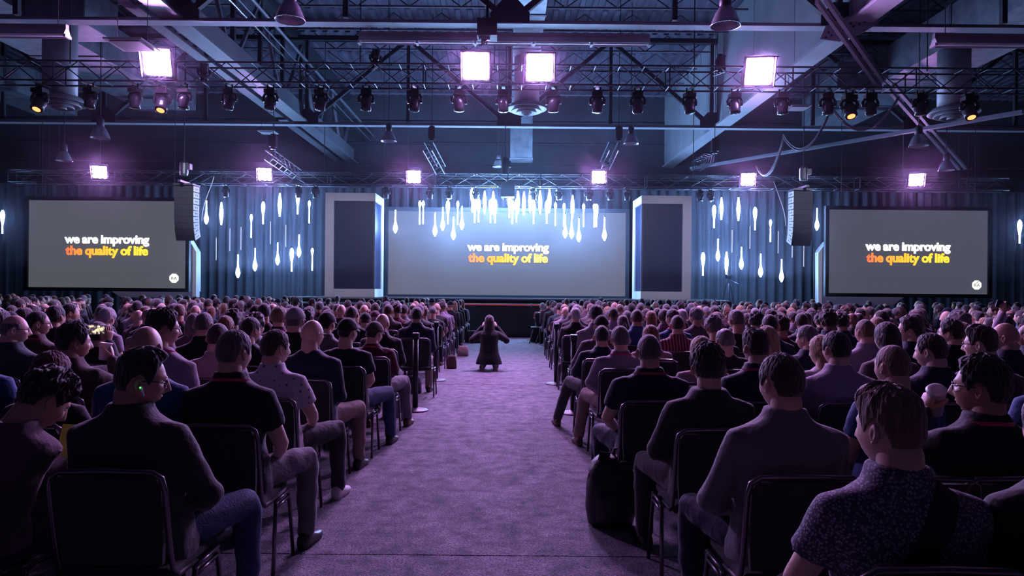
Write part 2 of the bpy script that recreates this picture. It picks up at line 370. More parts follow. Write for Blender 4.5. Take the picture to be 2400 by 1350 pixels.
# blinders
cellm = emis('purple_lamp', BLINDER_C, BLINDER_E); cellr = emis('purple_lamp_dimmed', BLINDER_C, REAR_E)
CELL = fixnormals(MB().lathe([(.0001, -.012), (.06, -.010), (.093, 0), (.093, .02)], n=10).mesh('lamp_cell', cellm, True))
BODY = fixnormals(MB().box((0, .09, 0), (.60, .12, .60)).box((0, -.08, .315), (.66, .32, .02)).box((.325, 0, 0), (.02, .16, .64)).box((-.325, 0, 0), (.02, .16, .64)).box((0, .2, 0), (.4, .12, .4)).mesh('housing', M_black))  # top flap and side lips are added to hold back upward spill
YOKE = fixnormals(MB().tube([(-.34, .1, 0), (-.34, .1, -.36), (.34, .1, -.36), (.34, .1, 0)], .02, 6).tube([(0, .1, -.36), (0, .55, -.30)], .02, 6).tube([(0, .55, -.45), (0, .55, .15)], .02, 6).mesh('yoke', M_black))
def blinder(px, py, Y, label, sc=1.0, pitch=math.radians(22)):
    p = P(px, py, Y); t = thing('audience_blinder', label, 'stage lamp', p, group=None)
    t.rotation_euler = (pitch, 0, math.atan2(-p.x, 22)*.5); t.scale = (sc,)*3
    link('housing', BODY, t)
    for i in range(3):
        for j in range(3): setmat(link('lamp_cell', CELL, t, ((i-1)*.185, .02, (j-1)*.185), (math.pi/2, 0, 0)), cellr if Y > 20 else cellm)
    link('yoke', YOKE, t)
for px, py, lab in ((367, 145, 'beside the square ceiling vent and the open girder'), (1115, 155, 'on the open girder side of the centre aisle'), (1265, 158, 'next to the aisle, on the clad girder side'), (1780, 167, 'in front of the clad girder')):
    blinder(px, py, 15.40, 'glaring purple lamp on the long truss, '+lab)
for px, py, lab in ((233, 403, 'above the side screen beyond the first line array'), (620, 408, 'above pendants beside the first line array'), (970, 414, 'above the main screen edge by the open girder'), (1403, 415, 'above the main screen edge by the clad girder'), (1753, 420, 'above pendants beside the second line array'), (2148, 421, 'above the side screen beyond the second line array')):
    blinder(px, py, 24.15, 'glaring purple lamp, stage truss, '+lab, .80)
# moving heads
def lathe_y(prof, n=18):
    mb_ = MB().lathe(prof, n=n); return mb_
MH_base = fixnormals(MB().box((0, 0, -.04), (.24, .2, .09)).box((0, 0, .03), (.10, .06, .06)).box((0, 0, .093), (.07, .52, .016)).tube([(-.07, 0, .0), (-.07, 0, .12)], .02, 6).tube([(.07, 0, .0), (.07, 0, .12)], .02, 6).mesh('base', M_black))
MH_yoke = fixnormals(MB().tube([(-.155, 0, -.27), (-.16, 0, -.17), (-.13, 0, -.10), (0, 0, -.085), (.13, 0, -.10), (.16, 0, -.17), (.155, 0, -.27)], [.03, .035, .03, .03, .03, .035, .03], 8).mesh('yoke', mat('lamp_plastic', (.03,.03,.04), .25), True))
MH_head = fixnormals(MB().lathe([(.05, .15), (.09, .14), (.125, .05), (.13, -.03), (.115, -.10), (.12, -.17), (.10, -.18)], n=18).mesh('head', mat('lamp_plastic'), True))
MH_lens = fixnormals(MB().lathe([(.098, 0), (.08, -.014), (.04, -.02), (.001, -.022)], n=16).mesh('lens', M_glassy, True))
M_orange = emis('orange_lens', (1, .16, .05), 5)
LASTLAMP = [None]
def moving_head(p, label, tilt=0, pan=0, up=False, orange=False, sc=1.0, group=None):
    t = thing('moving_light', label, 'stage lamp', p, pan, group); t.scale = (sc,)*3
    if up: t.rotation_euler = (math.pi, 0, pan)
    link('base', MH_base, t); link('yoke', MH_yoke, t)
    h = link('head', MH_head, t, (0, 0, -.27), (tilt, 0, 0)); ln = link('lens', MH_lens, h, (0, 0, -.165))
    if orange: setmat(ln, M_orange)
    LASTLAMP[0] = t
    return t
GM = 'moving lights under the long truss'
def wash(t, target, power):
    ld = bpy.data.lights.new('stage_wash', 'SPOT'); ld.energy = power; ld.color = (.80, .82, 1.0); ld.spot_size = math.radians(34); ld.spot_blend = .8; ld.shadow_soft_size = .08
    o = bpy.data.objects.new('stage_wash', ld); COL.objects.link(o); p = Vector(t.location)+Vector((0, .18, -.34)); o.location = p; o.rotation_mode = 'QUATERNION'; o.rotation_quaternion = (Vector(target)-p).to_track_quat('-Z', 'Y')
WASH = {752: (-5.6, 24.5, 3.0), 1616: (5.6, 24.5, 3.0), 317: (-9.5, 24.3, 2.4), 2040: (9.5, 24.3, 2.4)}
for li, px in enumerate((212, 317, 432, 537, 634, 752, 858, 972, 1076, 1180, 1297, 1400, 1495, 1616, 1722, 1834, 1940, 2040, 2157)):
    p = P(px, 222+(px-1200)*.008, 16.0); p.z = TZ-.022-.101
    moving_head(p, 'black moving light under the long truss, '+ORD[li+1]+' counted from the wide duct with side boxes', random.uniform(-.35, .1), random.uniform(-.3, .3), group=GM)
    if px in WASH: wash(LASTLAMP[0], WASH[px], 900)
for px, py, lab in ((85, 218, 'black moving light with glowing orange lens beside the round diffuser under the wide duct'), (375, 222, 'black moving light with glowing orange lens below the purple lamp near the square vent'), (1997, 232, 'black moving light with glowing orange lens among the swagged cables'), (2280, 235, 'black moving light with glowing orange lens by the round diffuser above the far screen')):
    p = P(px, py, 15.9); p.y = 16.02; p.z = TZ-.022-.116; moving_head(p, lab, -.5, random.uniform(-.2, .2), orange=True, sc=1.15)
for px, py, Y, lab in ((880, 152, 16, 'small moving light standing upright on the long truss by the corrugated roof'), (1688, 165, 16, 'small moving light standing upright on the long truss before the clad girder'), (478, 185, 16, 'small moving light tucked inside the long truss below the open girder'), (1135, 92, 15.0, 'small lamp turned up on the roof chord over the aisle')):
    p = P(px, py, Y); moving_head(p, lab, .4, .5, up=True, sc=.8)
for li, px in enumerate((1008, 1053, 1115, 1185, 1250, 1310, 1380, 1430)):
    p = P(px, 452, 24.81); p.z = RZ-.022-.081
    moving_head(p, 'moving light under the stage truss above the main screen, '+ORD[li+1]+' from the first line array', random.uniform(-.4, .2), random.uniform(-.6, .6), sc=.8, group='moving lights above the main screen')
for li, px in enumerate((530, 700, 740, 905, 1470, 1640, 1665, 1870)):
    p = P(px, 452, 24.81); p.z = RZ-.022-.081
    moving_head(p, 'moving light under the stage truss beside the main screen, '+ORD[li+1]+' from the first line array', random.uniform(-.4, .2), random.uniform(-.6, .6), sc=.8, group='moving lights beside the main screen')
# short side trusses hanging on chain hoists
def short_truss(p0, p1, label, s=.30):
    p0, p1 = Vector(p0), Vector(p1); t = thing('short_truss', label, 'truss', p0); d = p1-p0; q = d.to_track_quat('Z', 'Y')
    A, B = q @ Vector((s, 0, 0)), q @ Vector((0, s, 0)); corners = [Vector((0, 0, 0)), A, A+B, B]
    for c in corners: rod('chord', c, c+d, .02, M_truss, t)
    for i in range(6):
        for k in range(4):
            rod('brace', corners[k]+d*(i/6), corners[(k+1) % 4]+d*((i+1)/6), .012, M_truss, t)
    rod('chain', (0, 0, 0), (0, 0, DZ-p0.z-.1), .012, M_steel_dark, t)
    hz = Vector((0, 0, .55)); build('chain_hoist', MB().box(hz, (.22, .2, .36)).lathe([(.09, .3), (.09, .78)], n=12), M_black, t)
short_truss(P(1012, 352, 23), P(1042, 408, 24.5), 'short truss arm on a chain hoist by the open girder end')
short_truss(P(1450, 352, 23), P(1428, 398, 24.5), 'short truss arm on a chain hoist beside a purple lamp over the main screen')
short_truss(P(640, 372, 22.5), P(705, 418, 24.5), 'short truss arm on a chain hoist above the first pendant cluster')
short_truss(P(1675, 382, 22.5), P(1640, 400, 24.5), 'short truss arm on a chain hoist above the second pendant cluster')
ch = thing('chain_hoist', 'dark chain hoist above the middle of the stage truss', 'hoist', P(1184, 392, 24.4))
build('body', MB().lathe([(.12, -.25), (.13, -.1), (.13, .3), (.06, .36)], n=14).box((.1, 0, .1), (.2, .18, .2)), M_black, ch, smooth=False); rod('chain', (0, 0, .36), (0, 0, DZ-ch.location.z-.1), .014, M_steel_dark, ch)
# swagged cable bundles
def cable(pts, label, n_=4):
    t = thing('cable_bundle', label, 'cable', pts[0])
    for k in range(n_):
        o = Vector((random.uniform(-.03, .03), random.uniform(-.03, .03), random.uniform(-.02, .04))); q = []
        for i in range(len(pts)-1):
            a, c = pts[i], pts[i+1]
            for j in range(10):
                u = j/10; q.append(a.lerp(c, u)+o-pts[0]-Vector((0, 0, 1))*(4*u*(1-u))*sag[i])
        q.append(pts[-1]+o-pts[0])
        build('cable', MB().tube(q, .016, 6), mat('cable_grey', (.20,.20,.24), .45), t, smooth=True)
sag = (.60, .55, .55); cable([P(2105, 228, 15.9), P(1952, 258, 16.5)], 'bundle of pale cables looping below the long truss beside orange lamp')
cable([P(1945, 262, 16.5), P(1836, 318, 18)], 'bundle of pale cables looping from the long truss towards the roof chord')
cable([P(1838, 318, 18), P(1772, 390, 22)], 'bundle of pale cables dropping to a purple lamp on the stage truss')

# ---------------------------------------------------------------- drape wall, stage and scenery
mb = MB(); pts = []; x = -22.0; i = 0
while x <= 22: pts.append((x, 28.2+.09*math.sin(x*17)+.04*math.sin(x*6.3+1))); x += .06
n = len(pts); mb.add([(a, b2, z) for z in (0, 5.55) for a, b2 in pts], [(j, j+1, n+j+1, n+j) for j in range(n-1)])
dr = build('stage_drape', mb, M_drape, smooth=True); tag(dr, 'dark pleated drape hanging behind the whole stage and screens', 'drape')
rod('drape_pipe', (-22, 28.2, 5.58), (22, 28.2, 5.58), .03, M_truss, dr)

st = thing('stage', 'long low black stage with pale front edges and a stepped tier', 'stage', (0, 22.75, 0))
build('lower_deck', MB().box((0, 1.0, .53), (14.0, 2.0, 1.06)), M_stage, st)
build('front_edge', MB().box((0, -.015, 1.04), (14.0, .03, .045)), M_edge, st)
build('upper_deck', MB().box((0, 3.0, .61), (15.1, 4.0, 1.22)), M_stage, st)
build('upper_edge', MB().box((0, .985, 1.20), (15.1, .03, .045)), M_edge, st)
build('red_light_strip', MB().box((1.0, -.03, 1.035), (7.0, .01, .02)), emis('red_strip', (1, .05, .05), .5), st)
for sx, py in ((-1, 0), (1, 0)):
    for k in range(4): build('stair_step', MB().box((sx*(7.3+.0), .4+.3*k, .12+.24*k), (.6, .3, .24)), M_stage, st)

def pillar(sx, label):
    t = thing('stage_pillar', label, 'scenic pillar', (sx*5.5, 24.5, 1.222)); H = 3.62
    W = 1.74; D = 1.7; xo, xi = sx*W/2, -sx*W/2
    build('back_block', MB().box((sx*.10, D/2+.10, H/2), (W-.25, D-.2, H-.3)), M_navy, t)
    build('outer_post', MB().box((xo-sx*.15, .1, H/2), (.30, .22, H)), M_white, t)
    build('top_beam', MB().box((0, D/2, H-.14), (W, D, .28)), M_white, t)
    build('bottom_beam', MB().box((0, D/2, .14), (W, D, .28)), M_white, t)
    build('rear_post', MB().box((xi+sx*.11, D-.2, H/2), (.22, .4, H-.56)), M_white, t)
    build('dark_panel', MB().box((-sx*.15, .09, H/2), (W-.32, .04, H-.58)), M_navy, t)
    build('dark_panel', MB().box((xi+sx*.06, D/2-.14, H/2), (.04, D-.52, H-.58)), M_navy, t)
    build('inner_post', MB().box((xi+sx*.03, .03, H/2), (.05, .05, H-.56)), mat('pillar_trim', (.10,.10,.15), .5), t)
pillar(-1, 'white framed stage pillar with navy inset on the open girder side')
pillar(1, 'white framed stage pillar with navy inset on the clad girder side')

# ---- screens
def screen_mat(name, c, s):
    m = mat(name, (.022,.022,.028), .8, emit=c, estr=s); return m
def textmesh(body, size, m, bold=.012):
    cu = bpy.data.curves.new('lettering', 'FONT'); cu.body = body; cu.size = size; cu.align_x = 'CENTER'; cu.offset = bold*size/.5; cu.extrude = .004; cu.space_character = 1.0; cu.space_word = .85
    o = bpy.data.objects.new('lettering', cu); COL.objects.link(o); bpy.context.view_layer.update()
    me = bpy.data.meshes.new_from_object(o.evaluated_get(bpy.context.evaluated_depsgraph_get())); bpy.data.objects.remove(o); me.materials.clear(); me.materials.append(m); return me
def boldtext(body, m):
    base = textmesh(body, 1.0, m, .012); bm = bmesh.new()
    for k, (dx, dy) in enumerate(((0, 0), (.026, 0), (-.026, 0), (.014, .014), (-.014, .014), (.014, -.014), (-.014, -.014))):
        b0 = len(bm.verts); bm.from_mesh(base); bm.verts.ensure_lookup_table()
        for v in bm.verts[b0:]: v.co.x += dx; v.co.y += dy; v.co.z += .0006*k
    me = bpy.data.meshes.new('lettering'); bm.to_mesh(me); bm.free(); me.materials.append(m); return me
def grad(name, s, c0=(1,.13,.05), c1=(1,.62,.04)):
    m = bpy.data.materials.new(name); m.use_nodes = True; nt = m.node_tree; nt.nodes.clear(); L = nt.links.new
    tc = nt.nodes.new('ShaderNodeTexCoord'); sp = nt.nodes.new('ShaderNodeSeparateXYZ'); L(tc.outputs['Generated'], sp.inputs[0])
    r = nt.nodes.new('ShaderNodeValToRGB'); r.color_ramp.elements[0].color = (*c0, 1); r.color_ramp.elements[1].color = (*c1, 1); r.color_ramp.elements[1].position = .75
    e = r.color_ramp.elements.new(.38); e.color = (1, .42, .03, 1)
    L(sp.outputs[0], r.inputs[0]); em = nt.nodes.new('ShaderNodeEmission'); L(r.outputs[0], em.inputs[0]); em.inputs[1].default_value = s
    o = nt.nodes.new('ShaderNodeOutputMaterial'); L(em.outputs[0], o.inputs[0]); return m
M_textw = emis('text_white', (1, 1, 1), 1.6); M_textg = grad('text_gradient', 1.5); M_textg2 = grad('text_gradient_bright', 1.9, (1,.25,.12), (1,.70,.16))
def screen(label, px0, px1, py0, py1, Y, tc, frame, emitc, estr, tw, logo=None, gm=None, name='projection_screen'):
    a, b2 = P(px0, py0, Y), P(px1, py1, Y)
    cx, cz = (a.x+b2.x)/2, (a.z+b2.z)/2; W, H = b2.x-a.x, a.z-b2.z
    t = thing(name, label, 'screen', (cx, Y, cz))
    build('screen_surface', MB().box((0, .03, 0), (W, .04, H)), screen_mat('screen_'+str(px0), emitc, estr), t)
    for dx in (-.42, .42): rod('hanging_chain', (dx*W, .02, H/2), (dx*W, .02, DZ-cz-.1), .010, M_steel_dark, t)
    for (c, d) in (((0, 0, H/2+frame/2), (W+2*frame, .14, frame)), ((0, 0, -H/2-frame/2), (W+2*frame, .14, frame)), ((-W/2-frame/2, 0, 0), (frame, .14, H)), ((W/2+frame/2, 0, 0), (frame, .14, H))):
        build('screen_border', MB().box(c, d), mat('screen_frame', (.010,.011,.022), .6), t)
    p = P(*tc, Y); wid = tw/F*Y
    for k, (body, m) in enumerate((('we are improving', M_textw), ('the quality of life', gm or M_textg))):
        me = boldtext(body, m); xs = [v.co.x for v in me.vertices]; sc = wid*(1 if k == 0 else .975)/(max(xs)-min(xs))
        link('lettering', me, t, (p.x-cx, -.008, p.z-cz-(k*.0+ (0.005 if k == 0 else .141))*wid), (math.pi/2, 0, 0), (sc, sc, sc))
    if logo:
        q = P(*logo, Y); R = 11.5/F*Y
        lg = build('octagon_logo', MB().prism([(R*math.cos(math.pi/8+i*math.pi/4), R*math.sin(math.pi/8+i*math.pi/4)) for i in range(8)], -.012, 0), emis('logo_white', (1, .98, .9), 1.3), t, (q.x-cx, 0, q.z-cz))
        me = textmesh('RA', 1.0, emis('logo_ink', (.02,.02,.03), .05), .0); s2 = R*.95
        link('lettering', me, lg, (0, -.016, -.36*s2), (math.pi/2, 0, 0), (s2,)*3)
        if logo[0] > 1200: bar('slash', (-.15*R, -.015, .35*R), (.5*R, -.015, .85*R), .012, .012, emis('logo_ink', (.02,.02,.03), .05), lg)
    return t
screen('wide main projection screen with white and orange lettering at centre stage', 911, 1465, 494, 694.5, 27.0, (1191, 587), .14, (.46, .42, .56), .25, 192, gm=M_textg2)
screen('side projection screen with lettering, partly hidden by the hanging line array', 68, 436, 469, 676, 23.8, (251, 569), .12, (.32, .34, .42), .26, 199, (408, 652))
screen('side projection screen with lettering and a slashed octagon mark, clear of the line array', 1942, 2314, 491, 690, 23.8, (2128, 586), .12, (.28, .30, .42), .25, 200, (2289, 668))
# faint lower band and column of the rear projection on the main screen are separate panels
def backing(label, pix, Y):
    pts = [P(a, b2, Y) for a, b2 in pix]; t = thing('scenic_panel', label, 'scenic panel', (0, Y, 0))
    build('panel_face', MB().prism([(p.x, p.z) for p in pts], 0, .06), M_white, t)
    build('panel_return', MB().prism([(p.x*1.0, p.z) for p in pts], .06, .35), mat('scenic_grey', (.4,.4,.45), .6), t)
    for k in (1, 3): rod('panel_leg', (pts[k].x, .3, 0), (pts[k].x, .3, pts[k].z+.2), .03, M_black, t)
backing('white cut-corner scenic panel behind the side screen beside the line array cable', [(250, 560), (440, 557), (460, 590), (460, 697), (285, 697), (250, 676)], 24.3)
backing('white cut-corner scenic panel behind the side screen by the camera tripod', [(2125, 690), (2093, 716), (1918, 716), (1918, 592), (1939, 566), (2125, 575)], 24.3)

# ---------------------------------------------------------------- pendants
PL = .84
def pend_prof(t):  # slim tube; its swellings model the bloom of the bright part as shape
    r0 = .020; prof = []
    N = 24
    for i in range(N+1):
        u = i/N; z = -u*PL
        bump = lambda u0, u1, sk: math.sin(math.pi*((u-u0)/(u1-u0))**sk)**1.3 if u0 < u < u1 else 0
        if t == 'B': r = r0+.060*bump(.38, 1.0, 1.7)
        elif t == 'T': r = r0+.050*bump(0, .68, .62)
        elif t == 'M': r = r0+.046*bump(0, 1.0, 1.0)
        elif t == 'N': r = r0*.9+.030*bump(0, .32, .7)
        else: r = r0*.85
        prof.append((r, z))
    return [(.004, .0)]+prof+[(.004, -PL-.004)]
PM = {k: fixnormals(MB().lathe(pend_prof(k), n=8).mesh('light_tube', emis('pendant_'+k, PENDANT_C if k != 'D' else (.55, .62, .9), {'D': .9, 'N': PENDANT_E*.45}.get(k, PENDANT_E)), True)) for k in 'BTMND'}
CAPM = fixnormals(MB().lathe([(.012, .06), (.026, .05), (.026, 0)], n=10).mesh('end_cap', M_black, True))
pend = [  # x, top y, kind
 (484,471,'B'),(519,474,'M'),(617,473,'T'),(656,453,'M'),(698,449,'T'),(725,471,'N'),(589,503,'N'),(539,535,'D'),(507,558,'D'),(565,532,'D'),(634,519,'D'),(670,527,'D'),
 (558,597,'B'),(598,582,'B'),(651,569,'B'),(684,582,'T'),(701,550,'B'),(732,582,'N'),(6,493,'T'),
 (927,492,'B'),(984,471,'N'),(992,471,'N'),(1020,499,'B'),(1038,486,'B'),(1050,470,'T'),(1063,508,'B'),(1073,472,'N'),(1083,484,'B'),(1107,442,'T'),(1113,468,'T'),(1122,466,'T'),(1136,448,'M'),(1150,468,'T'),(1156,449,'M'),(1161,468,'T'),
 (1194,457,'T'),(1201,470,'T'),(1214,448,'M'),(1211,466,'T'),(1228,450,'M'),(1243,444,'M'),(1251,470,'T'),(1266,447,'M'),(1282,470,'T'),(1288,444,'M'),(1302,475,'N'),(1322,477,'N'),(1342,458,'M'),(1325,503,'B'),(1340,505,'B'),(1357,512,'B'),(1368,478,'N'),(1393,478,'N'),(1398,478,'T'),(1417,509,'B'),
 (1674,481,'T'),(1691,463,'M'),(1731,463,'M'),(1770,486,'T'),(1806,515,'N'),(1716,538,'D'),(1758,530,'D'),(1824,542,'D'),(1857,550,'D'),(1884,572,'D'),(1683,560,'B'),(1648,592,'T'),(1703,590,'M'),(1738,579,'B'),(1783,595,'B'),(1832,608,'B'),(1915,488,'B'),(2390,516,'T')]
for qi, Yp in enumerate((25.3, 25.65, 26.2, 26.75)):
    t = thing('pendant_pipe', ORD[qi+1]+' thin black pipe carrying pendant cords, counted from the stage truss towards the drape', 'pipe', (0, Yp, RZ+.56), group='pipes above the pendants'); xl = 19 if Yp > 25.5 else 5
    rod('pipe', (-xl, 0, 0), (xl, 0, 0), .02, M_black, t)
    for x in (-.9*xl, 0, .9*xl): rod('hanger', (x, 0, 0), (x, 0, DZ-RZ-.56-.075), .008, M_steel_dark, t)
kindname = {'B': 'bright pendant tube, glow modelled at foot', 'T': 'bright pendant tube, glow modelled near top', 'M': 'bright pendant tube, glow modelled in middle', 'N': 'slim pendant tube glowing at its top', 'D': 'thin dim pendant tube'}
def pwhere(px): return 'before the main screen' if 905 < px < 1470 else ('by first line array' if 400 < px < 900 else ('by second line array' if 1500 < px < 1930 else ('past the side screen with plain octagon' if px < 100 else 'past the side screen with slashed octagon')))
for i, (px, py, k) in enumerate(pend):
    where = pwhere(px); same = sorted(q[0] for q in pend if q[2] == k and pwhere(q[0]) == where); nth = same.index(px)+1
    if len(same) > 1: where_l = where+', '+ORD[nth]+(' from first line array' if 905 < px < 1470 else (' from outer end' if px < 905 else ' from the pillar'))
    else: where_l = where
    Y = (25.3, 25.65)[i % 2] if 905 < px < 1470 else (25.65, 26.2, 26.75)[i % 3]
    p = P(px, py, Y); t = thing('pendant_light', kindname[k]+', '+where_l, 'pendant lamp', p, group=kindname[k]+' '+where)
    link('light_tube', PM[k], t); link('end_cap', CAPM, t); rod('cord', (0, 0, .05), (0, 0, RZ+.55-p.z), .004, M_black, t)

# ---------------------------------------------------------------- line arrays
CAB = fixnormals(MB().prism([(-.27, -.085), (.27, -.085), (.27, .085), (-.27, .085)], 0, .36).mesh('cabinet', mat('speaker_grille', (.02,.02,.03), .7, bump=.5, bscale=200)))
SIDE = fixnormals(MB().box((0, .18, 0), (.014, .34, .15)).mesh('side_plate', mat('side_plate_pale', (.78,.78,.82), .5)))
HOLE = fixnormals(MB().lathe([(.022, 0), (.022, .004)], n=10).mesh('bolt_hole', M_black))
RAIL = fixnormals(MB().box((0, .37, 0), (.012, .02, .15)).box((0, .40, .07), (.012, .07, .012)).box((0, .40, -.07), (.012, .07, .012)).box((0, .43, 0), (.012, .012, .14)).mesh('rear_handle', M_chrome))
def line_array(px, py, Y, sx, label):
    p = P(px, py, Y); t = thing('line_array', label, 'loudspeaker', p)
    y, z, ang = 0, -.12, 0
    build('bumper_frame', MB().box((0, .18, 0), (.56, .5, .05)).box((0, .1, .06), (.08, .8, .06)), M_truss, t)
    for i in range(9):
        ang = 0 if i < 4 else (i-3)*math.radians(3.2 if i < 7 else 4.5)
        c = link('cabinet', CAB, t, (0, y, z), (ang, 0, 0))
        s_ = link('side_plate', SIDE, c, (sx*.278, 0, 0)); 
        for dy in (.1, .2): link('bolt_hole', HOLE, c, (sx*.285, dy+.02, .0), (0, sx*math.pi/2, 0))
        link('rear_handle', RAIL, c, (sx*.278, 0, 0))
        y += .176*math.sin(ang); z -= .176*math.cos(ang)
    build('chain_hoist', MB().lathe([(.10, .25), (.11, .3), (.11, .6), (.05, .66)], n=14).box((.12, 0, .5), (.16, .16, .16)), M_truss, t)
    rod('chain', (0, 0, .6), (0, 0, DZ-p.z-.1), .014, M_steel_dark, t)
    q = [Vector((sx*(.32+.35*math.sin(u*math.pi*.5)*u), .45, -1.0+1.3*u)) for u in [k/10 for k in range(11)]]
    build('signal_cable', MB().tube(q, .012, 6), mat('cable_pale', (.5,.5,.55), .5), t, smooth=True)
line_array(431, 432, 20, 1, 'tall curved black line array overlapping the edge of a side screen')
line_array(1883, 444, 20, -1, 'tall curved black line array hanging clear of the side screens')

#@PEOPLE
# ================================================================== CHAIRS
CH_back = fixnormals(MB().rings([[(x*.205, y0+.02*abs(x)**2*0, z) for x, y0, z in ()] or [Vector((sx*hw, yb+dy, zz)) for sx, dy in ((-1, -.012), (1, -.012), (1, .014), (-1, .014))] for hw, yb, zz in ((.195, -.205, .47), (.205, -.222, .56), (.21, -.245, .70), (.21, -.262, .80), (.19, -.268, .835))]).mesh('backrest', M_fabric))
CH_seat = fixnormals(MB().rings([[Vector((sx*hw, yy, zz)) for sx, yy in ((-1, -.19+q), (1, -.19+q), (1, .25-q), (-1, .25-q))] for hw, zz, q in ((.205, .395, .01), (.22, .405, 0), (.22, .43, 0), (.20, .443, .015))]).mesh('seat', M_fabric))
CH_frame = fixnormals(MB().tube([(-.225, .02, .40), (-.225, -.14, .405), (-.225, -.19, .45), (-.225, -.215, .54), (-.225, -.26, .78), (-.215, -.268, .83), (-.18, -.272, .853), (0, -.275, .858), (.18, -.272, .853), (.215, -.268, .83), (.225, -.26, .78), (.225, -.215, .54), (.225, -.19, .45), (.225, -.14, .405), (.225, .02, .40)], .0115, 8).mesh('back_frame', M_chairtube, True))
CH_leg = [fixnormals(MB().tube(p, .0115, 8).mesh('leg', M_chairtube, True)) for p in ([(-.25, -.01, .40), (-.252, -.05, .385), (-.265, -.13, .004)], [(.25, -.01, .40), (.252, -.05, .385), (.265, -.13, .004)], [(-.25, .14, .40), (-.252, .175, .385), (-.265, .23, .004)], [(.25, .14, .40), (.252, .175, .385), (.265, .23, .004)])]
CH_rail = [fixnormals(MB().tube([(sx*.252, -.06, z), (sx*.252, .185, z)], .010, 8).mesh('side_rail', M_chairtube, True)) for sx in (-1, 1) for z in (.40, .365)]
def chair(x, y, rz, label, full=True):
    t = thing('stacking_chair', label, 'chair', (x, y, 0), rz, 'audience chairs')
    link('backrest', CH_back, t); link('seat', CH_seat, t); link('back_frame', CH_frame, t)
    for m_ in CH_leg: link('leg', m_, t)
    if full:
        for m_ in CH_rail: link('side_rail', m_, t)
    return t

# ================================================================== PEOPLE
rng = np.random.default_rng(3)
def sm(t): t = np.clip(t, 0, 1); return t*t*(3-2*t)
def head_points(nu, nv, hair=None, seed=0):
    """grid of points on a head (origin between the ears, +y face, z up); with hair: the shell of that hair style"""
    # azimuth concentrated at the face
    a = np.linspace(0, 2*np.pi, nu, endpoint=False); a = a - .45*np.sin(a)*(1 if hair is None else 0)
    ph = np.linspace(.02, np.pi-.02, nv)
    A, PH = np.meshgrid(a, ph); sx, sy, sz = np.sin(A)*np.sin(PH), np.cos(A)*np.sin(PH), np.cos(PH)
    e = 2.0
    x, y, z = .078*sx, .098*sy, .120*sz
    low = sm((-z-.005)/.10)
    x *= 1-.33*low**1.3
    back = np.clip(-sy, 0, 1)
    y += back*.050*low
    x *= 1+.05*np.clip(-sy, 0, 1)*sm((z+.06)/.1)
    y = np.where(sy > 0, y*(1-.04*low), y)
    y += .010*low*np.clip(sy, 0, 1)
    x0, z0 = x.copy(), z.copy(); fr = np.clip(sy, 0, 1)**.6
    if hair is None:
        g = lambda cx, cz, sx_, sz_: np.exp(-((np.abs(x0)-cx)/sx_)**2-((z0-cz)/sz_)**2)*fr
        y += .006*g(.030, .024, .026, .010)               # brow
        y -= .011*g(.033, .003, .016, .012)               # eye sockets
        y += .005*g(.048, -.026, .018, .018)              # cheekbones
        nose = np.clip((.012-z0)/.055, 0, 1)*(z0 > -.052)*np.where(z0 < -.040, np.clip((z0+.052)/.012, 0, 1), 1)
        y += (.027*nose+.006*(z0 < .02)*(z0 > -.04))*np.exp(-(x0/(.008+.007*nose))**2)*fr
        y += .007*g(0, -.064, .022, .005)+.007*g(0, -.076, .019, .006)-.004*g(0, -.070, .02, .0025)  # lips
        y -= .004*g(0, -.088, .02, .007)
        y += .009*g(0, -.104, .022, .013)                 # chin
        return np.stack([x, y, z], -1)
    th, nz, kind = hair
    az = np.abs(np.arctan2(sx, sy))
    if kind in ('short', 'medium', 'curly', 'buzz', 'side'):
        hl = np.interp(az, [0, .5, .85, 1.05, 1.25, 1.42, 1.6, 1.9, 2.2, 3.15], [.074, .072, .05, .012, -.018, .012, .030, .012, -.045, -.062])
        mk = sm((z-hl)/.014)
    elif kind == 'thin':
        hl = np.interp(az, [0, .5, .85, 1.05, 1.25, 1.42, 1.6, 1.9, 2.2, 3.15], [.095, .088, .06, .02, -.015, .012, .030, .012, -.042, -.06]); mk = sm((z-hl)/.014)*(1-.9*sm((z-.082)/.03)*sm((y+.06)/.05))
    elif kind == 'fringe':
        hl = np.interp(az, [0, .9, 1.1, 1.25, 1.42, 1.6, 1.9, 2.2, 3.15], [.3, .2, .03, -.012, .012, .030, .012, -.042, -.06]); mk = sm((z-hl)/.014)*(1-sm((z-.045)/.03))
    else:
        hl = np.interp(az, [0, .5, .9, 1.2, 1.5, 3.15], [.078, .070, .03, -.05, -.09, -.10]); mk = sm((z-hl)/.012)
    topn = sm((z+.02)/.12)
    s1 = seed*1.7
    wob = np.sin(A*5+s1+z*40)*np.sin(PH*6+s1)*(.6 if kind == 'curly' else .3)+np.sin(A*17+s1*2+PH*5)*np.sin(PH*9+A*2)*.30+np.sin(A*nu*.31+PH*7+s1)*.28+np.sin(A*nu*.23-PH*11+s1)*.2
    t = th*(.45+.75*topn)*(1+nz*wob)
    if kind == 'side': t = th*(.15+1.15*topn**2)*(1+nz*wob)+.012*topn**2*sm((y+.02)/.08)*(1+.6*np.sin(A*7+s1))
    off = t*mk-.006*(1-mk)
    nrm = np.stack([sx/.078, sy/.098, sz/.12], -1); nrm /= np.linalg.norm(nrm, axis=-1, keepdims=True)
    return np.stack([x, y, z], -1)+nrm*off[..., None]
def grid_mesh(mb, G):
    nv, nu, _ = G.shape
    mb.rings([[Vector(G[i, j]) for j in range(nu)] for i in range(nv)])
